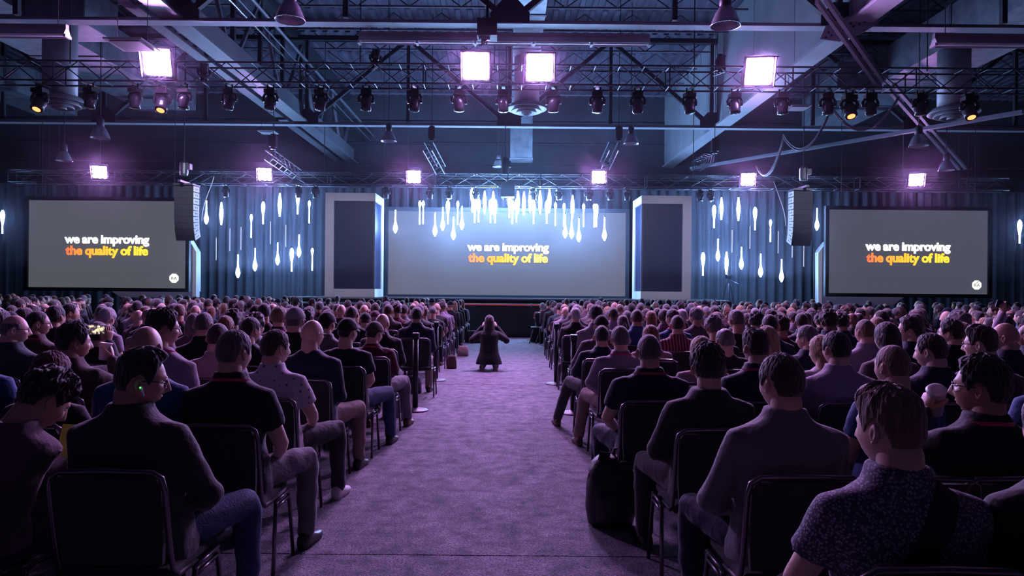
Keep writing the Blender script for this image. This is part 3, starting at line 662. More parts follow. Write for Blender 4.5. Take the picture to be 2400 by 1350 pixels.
def ear(mb, s):
    c = Vector((s*.079, -.006, -.006)); pts = []
    for i, (k, t) in enumerate(((1, 0), (1.05, .5), (.80, 1.0), (.45, .55))):
        ring = []
        for j in range(14):
            a = 2*math.pi*j/14; ry, rz = .0165*k, .031*k*(1 if math.sin(a) > 0 else .9)
            lobe = 1-.25*(math.sin(a) < -.4)
            ring.append(c+Vector((s*(t*.017+.004*math.cos(a+2.6)*t*2-.004), math.cos(a)*ry*lobe-.006*t, math.sin(a)*rz)))
        pts.append(ring)
    mb.rings(pts)
HEADS = {}
def head_mb(lod):
    if lod not in HEADS:
        mb = MB(); nu, nv = {0: (30, 24), 1: (56, 46), 2: (84, 66)}[lod]
        grid_mesh(mb, head_points(nu, nv)); ear(mb, 1); ear(mb, -1); HEADS[lod] = mb
    return HEADS[lod]
HAIRM = {}
HS = {'buzz': (.005, .1, 'buzz'), 'short': (.012, .25, 'short'), 'side': (.015, .35, 'side'), 'medium': (.024, .35, 'medium'), 'curly': (.026, .8, 'curly'), 'thin': (.008, .2, 'thin'), 'fringe': (.006, .15, 'fringe')}
def hair_mesh(style, fine=False):
    k = (style, fine)
    if k in HAIRM: return HAIRM[k]
    mb = MB(); nu, nv = (112, 72) if fine else (36, 28)
    if style in HS: grid_mesh(mb, head_points(nu, nv, HS[style], len(HAIRM)))
    elif style in ('long', 'long2', 'bob', 'pony'):
        grid_mesh(mb, head_points(nu, nv, (.016, .25, 'long'), len(HAIRM)))
        end = {'long': -.30, 'long2': -.36, 'bob': -.15, 'pony': -.09}[style]; rr = []; nj = 40 if fine else 20
        for i in range(14):
            u = i/13; z = lerp(.05, end, u); hw = lerp(.086, .098 if style != 'long2' else .12, u)*(1-.25*max(0, u-.8)*5*.8); hd = lerp(.085, .052, min(1, u*1.6)); yc = lerp(-.02, -.075, min(1, u*1.5))
            rr.append([Vector((hw*math.sin(a)*(1+.03*math.sin(9*a+i*.5)), yc+(hd if math.cos(a) < 0 else hd*lerp(.25, .35, u))*math.cos(a)*(1+.08*math.sin(13*a+i*.4)), z+.012*math.sin(5*a)*u)) for a in [2*math.pi*j/nj for j in range(nj)]])
        mb.rings(rr)
        if style == 'pony': mb.limb([(0, -.11, .02), (0, -.15, -.03), (0, -.14, -.16), (0, -.12, -.25)], [.02, .034, .03, .012], 10)
    elif style == 'cap':
        G = head_points(nu, nv, (.005, .1, 'buzz'), 1); grid_mesh(mb, G)
    me = fixnormals(mb.mesh('hair', None, True)); me.materials.append(mat('hair_brown', (.03,.018,.012)))
    HAIRM[k] = me; return me
def cap_mesh():
    if 'cap' in HAIRM: return HAIRM['cap']
    G = head_points(40, 30, (.0, 0, 'long')); mb = MB(); r = []
    for i in range(30):
        row = []
        for j in range(40):
            p = Vector(G[i, j]); n = p.normalized()
            if p.z > .022-.0*p.y: row.append(p+n*(.016+.006*math.sin(max(0, p.z-.02)*20)))
            else: row.append(Vector((p.x*.9, p.y*.9, max(p.z, -.02)*.8)))
        r.append(row)
    mb.rings(r)
    bill = []
    for k, (y, hw, dz) in enumerate(((.06, .074, .030), (.10, .074, .030), (.14, .062, .022), (.165, .04, .014), (.172, .01, .012))):
        bill.append([Vector((hw*t, y-.02*t*t*2, dz-.014*t*t+ez)) for ez, ts in ((.005, (-1, -.5, 0, .5, 1)), (-.002, (1, .5, 0, -.5, -1))) for t in ts])
    mb.rings(bill); mb.ball((0, 0, .142), (.008, .008, .005), 8, 4)
    me = fixnormals(mb.mesh('cap', None, True)); me.materials.append(mat('cap_black', (.02,.02,.025), .8)); HAIRM['cap'] = me; return me
GLASSES = None
def glasses_mesh():
    global GLASSES
    if GLASSES is None:
        mb = MB()
        for s_ in (-1, 1):
            c = Vector((s_*.034, .100, -.002)); mb.tube([c+Vector((.025*math.cos(a), -.010*abs(math.cos(a))*(1 if math.cos(a)*s_ > 0 else 0), .019*math.sin(a))) for a in [2*math.pi*j/16 for j in range(17)]], .0022, 6)
            mb.tube([(s_*.059, .092, .006), (s_*.072, .06, .008), (s_*.080, -.002, .010), (s_*.079, -.015, -.004)], .0022, 6)
        mb.tube([(-.011, .103, 0), (0, .106, .004), (.011, .103, 0)], .002, 6)
        GLASSES = fixnormals(mb.mesh('glasses', mat('glasses_frame', (.02,.02,.03), .2, .2), True))
    return GLASSES

def hand_mb(mb, wrist, fwd, back, side, curl=.5, spread=.12, sc=1.0):
    """palm and five separate fingers; fwd along the fingers, back out of the back of the hand, side=+1 when the thumb is on the +x side of (fwd,back)"""
    f = Vector(fwd).normalized(); b = (Vector(back)-f*Vector(back).dot(f)).normalized(); r = f.cross(b)*side
    wrist = Vector(wrist)
    def W(x, y, z): return wrist+(r*x+f*y+b*z)*sc
    rr = []
    for y, hw, ht in ((-.02, .024, .020), (.01, .028, .018), (.04, .038, .016), (.07, .041, .014), (.092, .038, .011)):
        rr.append([W(hw*math.copysign(abs(math.cos(a))**.7, math.cos(a)), y, ht*math.sin(a)) for a in [2*math.pi*j/12 for j in range(12)]])
    mb.rings(rr)
    for k, (x, ln, rad, c2) in enumerate(((.029, .072, .0088, .9), (.010, .082, .009, 1), (-.010, .076, .0087, 1.05), (-.029, .060, .0076, 1.15))):
        p = Vector((x, .082, 0)); ang = curl*.55*c2; pts = [W(*p)]; dx = x*spread*2
        for s_, q in ((.46, 1), (.30, 1), (.24, .8)):
            p = p+Vector((dx*s_, math.cos(ang), -math.sin(ang)))*ln*s_; pts.append(W(*p)); ang += curl*1.0*q*c2
        mb.limb(pts, [rad*sc*1.08, rad*sc, rad*sc*.95, rad*sc*.8], 8)
    p = [W(.022, .012, -.006), W(.045, .034, -.014-.01*curl), W(.054, .060, -.020-.02*curl), W(.050, .082, -.028-.028*curl)]
    mb.limb(p, [.014*sc, .012*sc, .010*sc, .008*sc], 8)

QUEUE = []
def queue(mb, voxel, smooth=5, ratio=1.0):
    me = bpy.data.meshes.new('tmp'); me.from_pydata(mb.v, [], mb.f); fixnormals(me)
    o = bpy.data.objects.new('tmp', me); COL.objects.link(o)
    m1 = o.modifiers.new('r', 'REMESH'); m1.mode = 'VOXEL'; m1.voxel_size = voxel
    m2 = o.modifiers.new('s', 'SMOOTH'); m2.factor = .5; m2.iterations = smooth
    if ratio < 1: m3 = o.modifiers.new('d', 'DECIMATE'); m3.ratio = ratio
    QUEUE.append(o); return len(QUEUE)-1
def flush():
    bpy.context.view_layer.update(); dg = bpy.context.evaluated_depsgraph_get(); out = []
    for o in QUEUE: out.append(bpy.data.meshes.new_from_object(o.evaluated_get(dg)))
    for o in QUEUE:
        me = o.data; bpy.data.objects.remove(o); bpy.data.meshes.remove(me)
    QUEUE.clear(); return out

TORSO = [(.42, .195, .145, .015), (.50, .20, .15, .005), (.60, .188, .135, -.025), (.72, .178, .122, -.050), (.84, .190, .126, -.065), (.92, .203, .122, -.070), (.97, .205, .108, -.068), (1.01, .180, .088, -.064), (1.04, .136, .076, -.060), (1.065, .094, .070, -.056), (1.09, .074, .068, -.052)]
class Pose:
    def __init__(s, lean=0, sway=0, twist=0, tl=1.0, wide=1.0, hyaw=0, hpitch=0, hroll=0, hfwd=0, le=(-.225, .0, .70), lw=(-.10, .20, .585), re=(.225, .0, .70), rw=(.10, .20, .585),
                 lk=(-.13, .43, .50), rk=(.13, .43, .50), la=(-.13, .45, .09), ra=(.13, .45, .09), lh=None, rh=None, kneel=False, ft=.10):
        s.__dict__.update(locals())
    def T(s, p):
        x, y, z = p; dz = max(0, z-.5); a = s.twist*dz/.5
        x *= s.wide
        x, y = x*math.cos(a)-(y+.06)*math.sin(a), x*math.sin(a)+(y+.06)*math.cos(a)-.06
        return Vector((x+s.sway*dz, y+s.lean*dz, .5+dz*s.tl if z > .5 else z))
    def headM(s):
        c = s.T((0, -.045, 1.10)); R = Euler((s.hpitch, s.hroll, s.hyaw), 'XYZ').to_matrix().to_4x4()
        return Matrix.Translation(c+Vector((0, s.hfwd, 0))) @ R @ Matrix.Translation((0, .02, .105))
def ringat(pose, z, hw, hd, yc, n=20, e=2.6):
    out = []
    for j in range(n):
        a = 2*math.pi*j/n; c, q = math.cos(a), math.sin(a)
        out.append(pose.T((hw*math.copysign(abs(c)**(2/e), c), yc+hd*math.copysign(abs(q)**(2/e), q), z)))
    return out
def arm_pts(pose, s, inset=0):
    sh = pose.T((s*(.178-inset), -.068, .965)); el = Vector(pose.le if s < 0 else pose.re); wr = Vector(pose.lw if s < 0 else pose.rw)
    return sh, el, wr
def body_parts(pose, garment, build_=1.0):
    """queues the remeshes of one figure: returns a dict of queue numbers"""
    k = build_; jacket = garment in ('jacket', 'coat'); long_ = garment not in ('tee', 'polo')
    # garment
    mb = MB(); g = []
    for z, hw, hd, yc in TORSO:
        if jacket: 
            hw = hw+(.014 if .6 < z < 1.0 else .010); hd += .012
            if .95 < z < 1.03: hw += .014
        if garment in ('tee', 'polo', 'shirt') and z > 1.08: hw -= .002
        if garment == 'tee' and z > 1.08: continue
        g.append(ringat(pose, z, hw*k, hd*k, yc))
    mb.rings(g)
    if garment in ('shirt', 'polo', 'jacket', 'hoodie'):
        up = .022 if garment != 'hoodie' else .012; fl = .006 if garment != 'hoodie' else .022
        mb.rings([ringat(pose, 1.045, .094+fl, .084+fl, -.056), ringat(pose, 1.075, .083+fl, .077+fl, -.054), ringat(pose, 1.095+up, .074+fl*.6, .072+fl*.6, -.048)])
    if garment == 'hoodie': mb.ball(pose.T((0, -.125, 1.02)), (.10, .05, .06), 14, 8)
    cuff = {'tee': .62, 'polo': .62}.get(garment)
    for s_ in (-1, 1):
        sh, el, wr = arm_pts(pose, s_); ex = .012 if jacket else (.008 if long_ else .006)
        if cuff:
            e1 = sh.lerp(el, cuff); mb.tube([sh+Vector((-s_*.05, 0, .01)), sh, sh.lerp(el, cuff*.5), e1], [.068*k, .072*k, .069*k, .068*k], 14)
        else:
            mb.limb([sh+Vector((-s_*.05, 0, .01)), sh, sh.lerp(el, .35), sh.lerp(el, .7), el, el.lerp(wr, .4), el.lerp(wr, .93)], [(r+ex)*k for r in (.058, .064, .058, .052, .050, .045, .034)], 14); mb.ball(el, (.054+ex)*k, 12, 8)
    if garment == 'coat': 
        mb.rings([ringat(pose, z, hw, hd, yc) for z, hw, hd, yc in ((.40, .30, .22, -.05), (.50, .265, .20, -.05), (.62, .215, .155, -.04), (.75, .20, .14, -.05))])
    qg = queue(mb, .0125 if garment else .0125, 4)
    # trousers
    mb = MB(); mb.rings([ringat(pose, z, hw*k, hd*k, yc) for z, hw, hd, yc in ((.425, .15, .11, .02), (.44, .185, .14, .015), (.50, .192, .145, .01), (.56, .18, .135, -.005), (.60, .17, .125, -.02))])
    for s_ in (-1, 1):
        hp = Vector((s_*.092, .03, .505)); kn = Vector(pose.lk if s_ < 0 else pose.rk); an = Vector(pose.la if s_ < 0 else pose.ra)
        mb.limb([hp, hp.lerp(kn, .35), hp.lerp(kn, .75), kn, kn.lerp(an, .12)+Vector((0, .012, 0)), kn.lerp(an, .45), kn.lerp(an, .8), kn.lerp(an, 1.0)], [r*k for r in (.098, .092, .078, .066, .064, .062, .056, .054)], 14)
    qt = queue(mb, .0135, 3)
    # body under the clothes
    mb = MB(); mb.rings([ringat(pose, z, (hw-.022)*k, (hd-.022)*k, yc) for z, hw, hd, yc in TORSO if z < 1.05])
    hm = pose.headM(); nb = pose.T((0, -.060, .99)); nt_ = hm @ Vector((0, -.030, -.055))
    mb.limb([nb, nb.lerp(nt_, .5)+Vector((0, -.004, 0)), nt_, hm @ Vector((0, -.01, -.01))], [.076, .068, .064, .055], 14)
    mb.limb([pose.T((-.13, -.065, .985)), pose.T((0, -.065, 1.02)), pose.T((.13, -.065, .985))], [.04, .055, .04], 12)
    for s_ in (-1, 1):
        sh, el, wr = arm_pts(pose, s_, .01)
        mb.limb([sh, sh.lerp(el, .4), el, el.lerp(wr, .35), wr], [r*k for r in (.052, .050, .043, .042, .029)], 12)
        hp = Vector((s_*.092, .03, .505)); kn = Vector(pose.lk if s_ < 0 else pose.rk); an = Vector(pose.la if s_ < 0 else pose.ra)
        mb.limb([hp, kn, kn.lerp(an, .5), an], [r*k for r in (.075, .052, .05, .036)], 10)
        mb.limb([an+Vector((0, -.03, -.04)), an+Vector((0, .10, -.055))], [.03, .024], 8)
    qb = queue(mb, .0145, 4)
    return dict(g=qg, t=qt, b=qb)
def shoe_mb(an, ft, s_):
    mb = MB(); r = []
    for y, hw, zt, zc in ((-.075, .026, .07, 0), (-.055, .036, .10, 0), (0, .040, .105, 0), (.05, .042, .085, 0), (.10, .047, .062, 0), (.15, .046, .052, 0), (.19, .034, .045, 0), (.205, .015, .03, 0)):
        r.append([Vector((an[0]+s_*y*ft+hw*c, an[1]+y, max(.001, zt*.5+zt*.5*q) if q > -.5 else .001)) for c, q in [(math.cos(a), math.sin(a)) for a in [2*math.pi*j/12 for j in range(12)]]])
    mb.rings(r); return mb
def finish_body(me, pose, lod, hands=True):
    """join head and hands onto the remeshed body: one mesh"""
    mb = MB(); H = head_mb(lod); M_ = pose.headM(); mb.add([M_ @ Vector(p) for p in H.v], H.f)
    for s_ in (-1, 1):
        sh, el, wr = arm_pts(pose, s_); d = (wr-el).normalized(); spec = pose.lh if s_ < 0 else pose.rh
        if spec is None: f = (d+Vector((0, .2, -.2))).normalized(); bk = Vector((s_*.5, -.1, 1)); cu = .55
        else: f, bk, cu = spec
        hand_mb(mb, wr+d*.015, f, bk, 1 if s_ < 0 else -1, cu, sc=.95)
    eyes = len(mb.f)
    if lod == 2:
        for s_ in (-1, 1): 
            e = MB().ball((0, 0, 0), .0115, 12, 8); c = Vector((s_*.033, .0735, .002)); mb.add([M_ @ (Vector(p)+c) for p in e.v], e.f)
        eyew = len(mb.f)
        for s_ in (-1, 1):
            e = MB().ball((0, 0, 0), (.0055, .004, .0055), 10, 6); c = Vector((s_*.0335, .0828, .002)); mb.add([M_ @ (Vector(p)+c) for p in e.v], e.f)
    m2 = mb.mesh('x', None, True); 
    bm = bmesh.new(); bm.from_mesh(me); n0 = len(bm.faces); bm.from_mesh(m2); bm.faces.ensure_lookup_table()
    if lod == 2:
        for f in bm.faces[n0+eyes:n0+eyew]: f.material_index = 1
        for f in bm.faces[n0+eyew:]: f.material_index = 2
    bmesh.ops.recalc_face_normals(bm, faces=bm.faces)
    out = bpy.data.meshes.new('person'); bm.to_mesh(out); bm.free(); bpy.data.meshes.remove(m2); bpy.data.meshes.remove(me)
    out.polygons.foreach_set('use_smooth', [True]*len(out.polygons))
    out.materials.append(mat('skin_a')); 
    if lod == 2: out.materials.append(mat('eye_white', (.6,.58,.56), .25)); out.materials.append(mat('eye_dark', (.02,.012,.01), .15))
    return out
# ---- materials of clothes, skin, hair
SK = {'a': (.55,.33,.25), 'b': (.62,.40,.31), 'c': (.42,.24,.16), 'd': (.20,.105,.07), 'e': (.48,.27,.20)}
for k, c in SK.items(): mat('skin_'+k, c, .5, sss=.12, bump=.08, bscale=90, sheen=.1)
HC = {'brown': (.035,.020,.014), 'dark': (.010,.008,.010), 'grey': (.11,.10,.105), 'white': (.36,.34,.35), 'blond': (.42,.28,.14), 'ginger': (.20,.075,.03), 'fair': (.16,.09,.055), 'auburn': (.09,.022,.018)}
HMT = {k: mat('hair_'+k, c, .62, bump=.9, bscale=70, var=.35, vscale=55, stretch=(1, 1, .25), sheen=.55) for k, c in HC.items()}
CC = {'black': (.010,.010,.013), 'charcoal': (.035,.034,.040), 'navy': (.010,.016,.045), 'blue': (.025,.085,.24), 'grey': (.16,.155,.17), 'light grey': (.30,.29,.31), 'lilac': (.34,.27,.36), 'pink': (.48,.31,.34), 'white': (.58,.55,.57),
      'maroon': (.10,.015,.025), 'brown': (.07,.045,.038), 'teal': (.02,.055,.065), 'green': (.04,.06,.045), 'red': (.38,.025,.03), 'mauve': (.13,.085,.105), 'olive': (.09,.085,.06), 'tan': (.27,.20,.15), 'ink': (.008,.010,.022)}
CMT = {k: mat('cloth_'+k, tuple(q*.8 for q in c), .85, bump=.35, bscale=26, sheen=.18) for k, c in CC.items()}
def pattern_mat(name, base, ink, scale, thr, kind='dots'):
    m = bpy.data.materials.new(name); m.use_nodes = True; nt = m.node_tree; b = nt.nodes['Principled BSDF']; L = nt.links.new
    tc = nt.nodes.new('ShaderNodeTexCoord'); r = nt.nodes.new('ShaderNodeValToRGB')
    if kind == 'stripes':
        t = nt.nodes.new('ShaderNodeTexWave'); t.inputs['Scale'].default_value = scale; t.bands_direction = 'X'; t.inputs['Distortion'].default_value = .3; L(tc.outputs['Object'], t.inputs['Vector']); L(t.outputs['Fac'], r.inputs[0])
    else:
        t = nt.nodes.new('ShaderNodeTexVoronoi'); t.inputs['Scale'].default_value = scale; t.inputs['Randomness'].default_value = .25 if kind == 'dots' else 1; L(tc.outputs['Object'], t.inputs['Vector']); L(t.outputs['Distance'], r.inputs[0])
    r.color_ramp.elements[0].position = thr; r.color_ramp.elements[1].position = thr+.04 if kind != 'leaf' else thr+.25
    r.color_ramp.elements[0].color = (*ink, 1); r.color_ramp.elements[1].color = (*base, 1); L(r.outputs[0], b.inputs['Base Color']); b.inputs['Roughness'].default_value = .85
    MATS[name] = m; return m
CMT['dotted white'] = pattern_mat('cloth_dotted', (.50,.45,.50), (.10,.08,.14), 24, .20)
CMT['leaf print'] = pattern_mat('cloth_leaf', (.06,.055,.085), (.36,.33,.42), 110, .24, 'leaf')
CMT['striped red'] = pattern_mat('cloth_striped', (.12,.015,.03), (.42,.18,.22), 9, .25, 'stripes')
TC = {'black': CMT['black'], 'charcoal': CMT['charcoal'], 'jeans': mat('denim', (.03,.06,.13), .85, bump=.5, bscale=120, var=.25, vscale=15), 'khaki': mat('khaki', (.22,.16,.13), .85, bump=.35, bscale=26), 'grey': CMT['grey'], 'navy': CMT['navy']}
SHOE = [mat('shoe_dark', (.015,.012,.012), .35), mat('shoe_brown', (.10,.045,.025), .45), mat('shoe_white', (.5,.48,.48), .6)]
LAN = mat('lanyard_pink', (.50,.02,.10), .5)
def lanyard_mesh(pose):
    mb = MB(); pts = []
    for j in range(25):
        a = math.pi*(-.15+1.3*j/24); d = math.cos(a-math.pi/2)
        pts.append(pose.T((.096*math.cos(a)*1.0, -.056-.094*math.sin(a), 1.062+.016*math.sin(a))))
    r = [[p+Vector((0, 0, .008)), p+Vector((0, 0, -.008)), p+Vector(((p.x-pose.T((0,-.056,1.06)).x)*.04, (p.y-pose.T((0,-.056,1.06)).y)*.04, -.008)), p+Vector(((p.x-pose.T((0,-.056,1.06)).x)*.04, (p.y-pose.T((0,-.056,1.06)).y)*.04, .008))] for p in pts]
    mb.rings(r); return fixnormals(mb.mesh('lanyard', LAN))

def dress(root, pose, ms, style, hcol, skin, gname, gcol, tcol, shoe, fine=False, lan=None, cap=None, glasses=False, shoes=None):
    """children of a person body: hair, garment, trousers, shoes, lanyard, cap, glasses"""
    setmat(root, mat('skin_'+skin)); hm = pose.headM()
    if style:
        h = link('hair', hair_mesh('buzz' if cap else style, fine), root); h.matrix_local = hm; setmat(h, HMT[hcol])
    if cap:
        c = link('cap', cap_mesh(), root); c.matrix_local = hm; setmat(c, CMT[cap])
    if glasses: g_ = link('glasses', glasses_mesh(), root); g_.matrix_local = hm
    g_ = link(gname, ms['g'], root); setmat(g_, CMT[gcol])
    t = link('trousers', ms['t'], root); setmat(t, TC[tcol])
    if shoes:
        for q in shoes: o = link('shoe', q, root); setmat(o, SHOE[shoe])
    if lan: link('lanyard', lan, root)
def prep(me, m):
    me.materials.clear(); me.materials.append(m); me.polygons.foreach_set('use_smooth', [True]*len(me.polygons)); return me
HAIRWORD = {'buzz': 'close-cropped', 'short': 'short', 'side': 'side-parted', 'medium': 'thick', 'curly': 'curly', 'thin': 'thinning', 'fringe': 'balding', 'long': 'long', 'long2': 'long loose', 'bob': 'bobbed', 'pony': 'ponytailed', None: 'bald'}
def rowY(k): return 2.72+.9*k+.28
R_ = math.radians
# ---------------------------------------------------------------- crowd prototypes
CP = [Pose(hyaw=R_(a), hpitch=R_(b), lean=l, tl=t, wide=w_, hroll=R_(c)) for a, b, c, l, t, w_ in ((0, 2, 0, -.02, 1.0, 1.0), (16, 0, 2, .05, 1.02, .98), (-16, -4, -3, -.04, .98, 1.03), (32, 2, 0, .0, 1.0, .97), (-34, 0, 3, .03, 1.01, 1.0), (4, -9, 2, .10, .98, 1.05))]
CG = ['shirt', 'jacket', 'polo', 'sweater', 'jacket', 'tee']
jobs = [body_parts(p, g_ if g_ != 'sweater' else 'sweater') for p, g_ in zip(CP, CG)]
# ---------------------------------------------------------------- individually posed people near the camera
HERO = []
def hero(name, k, px, top, label, gar, gcol, style, hcol, skin='a', tcol='charcoal', shoe=0, lan=False, cap=None, glasses=False, lod=1, yaw=0, x=None, **pk):
    Yh = rowY(k)-.05; X = (px-VX)/F*Yh if x is None else x
    hgt = CAMZ-(top-HY-(px-VX)*math.sin(ROLL))/F*Yh
    base = 1.345+(.012 if style in ('medium', 'curly', 'side') else (-.012 if style in (None, 'fringe', 'buzz') else 0))
    pk.setdefault('tl', 1+(hgt-base)/(.60))
    pose = Pose(**pk); HERO.append(dict(name=name, k=k, X=X, label=label, gar=gar, gcol=gcol, style=style, hcol=hcol, skin=skin, tcol=tcol, shoe=shoe, lan=lan, cap=cap, glasses=glasses, lod=lod, yaw=yaw, pose=pose, job=body_parts(pose, gar)))
    return HERO[-1]
up, dn = Vector((0, 0, 1)), Vector((0, 0, -1))
# left of the aisle
hero('jacket_man', 0, 322, 805, 'man in dark jacket and glasses turning his head, green-lit earbud in ear', 'jacket', 'charcoal', 'side', 'dark', 'e', 'jeans', glasses=True, lod=2, hyaw=R_(-62), hpitch=R_(-6), sway=-.03, wide=1.08, lean=-.02, re=(.29, -.03, .70), rw=(.17, .20, .60), rk=(.30, .42, .53), ra=(.31, .40, .09), twist=R_(-6), hroll=R_(3))
hero('reading_man', 0, 45, 852, 'man in mauve coat bowing his head over a yellow-green leaflet', 'jacket', 'mauve', 'curly', 'dark', 'a', lod=2, x=-2.27, sway=.32, hyaw=R_(-38), hpitch=R_(-34), hfwd=.05, lean=.05, re=(.17, .03, .74), rw=(.19, .27, .74), rh=(Vector((.2, .9, .1)), Vector((.5, 0, .6)), .6))
hero('polo_man', 1, 543, 770, 'man in black polo with short grey hair and pink lanyard, grey trousers to the aisle', 'polo', 'ink', 'short', 'grey', 'b', 'grey', lan=True, hyaw=R_(-24), wide=1.06, re=(.27, -.02, .71), rw=(.18, .20, .60), rk=(.30, .40, .54), ra=(.30, .37, .09))
hero('blue_tee_man', 1, 338, 762, 'bald man in blue tee sitting behind the turned man in dark jacket', 'tee', 'blue', None, 'dark', 'a', 'jeans', wide=1.06)
hero('long_hair_woman', 1, 112, 822, 'woman with long dark reddish hair in black top', 'sweater', 'black', 'long', 'auburn', 'b', 'black', hyaw=R_(-18), wide=.9)
hero('dotted_shirt_man', 2, 640, 770, 'man in white shirt with small dark motifs, dark trousers and pale shoe in the aisle', 'polo', 'dotted white', 'short', 'brown', 'b', 'charcoal', shoe=2, hyaw=R_(-38), re=(.26, .0, .70), rw=(.20, .22, .60), rk=(.33, .42, .53), ra=(.33, .46, .09))
hero('sweater_man', 2, 375, 720, 'tall man with glasses in grey lilac sweater and pink lanyard', 'sweater', 'lilac', 'medium', 'dark', 'e', lan=True, glasses=True, hyaw=R_(-50), wide=1.05)
hero('coffee_man', 2, 165, 752, 'man with swept-back dark hair in brown coat raising a paper cup', 'jacket', 'brown', 'medium', 'dark', 'e', hyaw=R_(-42), re=(.27, .10, .86), rw=(.135, .225, 1.045), rh=(Vector((-.35, .45, .75)), Vector((.9, .35, .2)), .95))
hero('blue_shoulder_man', 2, -48, 775, 'person in blue sleeve at the edge of the rows behind the bowed reader', 'sweater', 'blue', 'short', 'dark')
hero('navy_bald_man', 3, 728, 748, 'bald man with glasses in navy pullover, lilac trousers by the aisle', 'sweater', 'navy', None, 'grey', 'b', 'khaki', glasses=True, hyaw=R_(-30), wide=1.08, rk=(.30, .42, .53), ra=(.30, .42, .09))
hero('pink_shirt_man', 3, 508, 757, 'man with cropped hair in pale pink shirt between rows', 'shirt', 'pink', 'buzz', 'brown', 'b', hyaw=R_(-12))
hero('teal_jacket_man', 3, 26, 737, 'balding man with glasses in teal jacket', 'jacket', 'teal', 'fringe', 'grey', 'b', glasses=True, hyaw=R_(-52))
hero('black_cap_man', 4, 812, 748, 'man in black cap and black tee, blue jeans stretched to the aisle', 'tee', 'ink', 'buzz', 'dark', 'b', 'jeans', cap='black', hyaw=R_(-28), wide=1.05, rk=(.32, .42, .53), ra=(.33, .50, .09))
hero('grey_cap_man', 4, 690, 722, 'man in pale grey cap and black shirt beside the bald navy man', 'shirt', 'black', 'buzz', 'grey', 'b', cap='light grey', hyaw=R_(-8))
hero('brown_jacket_man', 4, 82, 728, 'man in brown jacket with pink lanyard and glasses', 'jacket', 'brown', 'buzz', 'dark', 'e', lan=True, glasses=True, hyaw=R_(-48))
hero('phone_person', 3, 165, 778, 'person in dark jacket holding up a phone with both hands', 'jacket', 'charcoal', 'short', 'dark', 'e', le=(-.20, .18, .86), lw=(-.085, .26, 1.09), re=(.25, .18, .86), rw=(.135, .26, 1.09), lh=(Vector((.05, .25, 1)), Vector((-.8, -.5, 0)), .45), rh=(Vector((-.05, .25, 1)), Vector((.8, -.5, 0)), .45), hpitch=R_(-6), hfwd=.02)
hero('before_phone_man', 4, 226, 752, '', 'jacket', 'black', 'short', 'dark', 'e')
hero('stubble_man', 4, 476, 731, 'man with cropped grey hair in black shirt behind the pink shirted man', 'shirt', 'black', 'buzz', 'grey', 'b')
hero('dark_hair_man', 4, 583, 741, 'man with short dark hair in black pullover beside a grey cap wearer', 'sweater', 'black', 'short', 'dark', 'b', hyaw=R_(-28))
hero('olive_cap_man', 5, 873, 755, 'man in olive cap and maroon jacket with lanyard near the stanchion', 'jacket', 'maroon', 'buzz', 'brown', 'b', 'grey', shoe=1, lan=True, cap='olive', hyaw=R_(-28), hpitch=R_(-8), rk=(.28, .42, .53), ra=(.30, .52, .09))
hero('curly_grey_man', 5, 596, 733, 'man with curly grey hair in grey shirt', 'shirt', 'light grey', 'curly', 'grey', 'b', hyaw=R_(-22))
hero('dark_cap_man', 5, 764, 733, 'man in dark baseball cap and grey checked shirt', 'shirt', 'grey', 'buzz', 'dark', 'b', cap='black', hyaw=R_(-20))
hero('ginger_man', 5, 527, 738, 'man with ginger hair in brown shirt', 'shirt', 'brown', 'short', 'ginger', 'b')
hero('bald_jacket_man', 6, 895, 734, 'bald man in black jacket behind the olive cap', 'jacket', 'black', None, 'grey', 'b', hyaw=R_(-20))
hero('navy_shirt_man', 8, 977, 718, 'broad man in navy shirt by the empty chair and stanchion', 'shirt', 'navy', 'short', 'dark', 'c', 'khaki', wide=1.1)
# right of the aisle
hero('leaf_shirt_man', -1, 2112, 893, 'man in dark leaf-print shirt with a black bag strap across his back', 'polo', 'leaf print', 'side', 'fair', 'b', lod=2, hyaw=R_(24), wide=1.06, lean=.02, le=(-.27, .02, .71))
hero('edge_man', -1, 2500, 900, 'person in black tee beside the leaf-print shirt', 'tee', 'black', 'short', 'dark', 'b', le=(-.25, -.02, .72))
hero('suit_man', 0, 1842, 825, 'man in blue-grey suit jacket, short brown hair, jeans knee to the aisle', 'jacket', 'grey', 'short', 'brown', 'b', 'navy', lod=2, hyaw=R_(20), wide=1.04, le=(-.29, -.02, .69), lw=(-.17, .20, .60), lk=(-.27, .42, .53), la=(-.26, .40, .09))
hero('cup_man', 0, 2312, 828, 'man with thick dark hair in black jacket lifting a white paper cup', 'jacket', 'black', 'medium', 'dark', 'c', lan=True, glasses=True, lod=2, hyaw=R_(44), hpitch=R_(4), le=(-.29, .08, .86), lw=(-.09, .23, 1.03), lh=(Vector((.45, .35, .8)), Vector((-.8, -.2, .4)), .95), re=(.28, -.02, .70))
hero('hoodie_man', 1, 1663, 800, 'man with dark hair and reddish ears in grey zip pullover', 'hoodie', 'charcoal', 'medium', 'dark', 'b', 'charcoal', lan=False, hyaw=R_(-4), le=(-.27, -.02, .70), lk=(-.26, .42, .53), la=(-.25, .42, .09), wide=1.02)
hero('fair_buzz_man', 1, 2102, 808, 'man with cropped fair hair in bright blue tee', 'tee', 'blue', 'buzz', 'fair', 'b', hyaw=R_(18), wide=1.03)
hero('blue_sleeve_man', 1, 2480, 790, 'person in blue shirt at the outer edge beyond the man with the paper cup', 'tee', 'blue', 'short', 'dark', 'b')
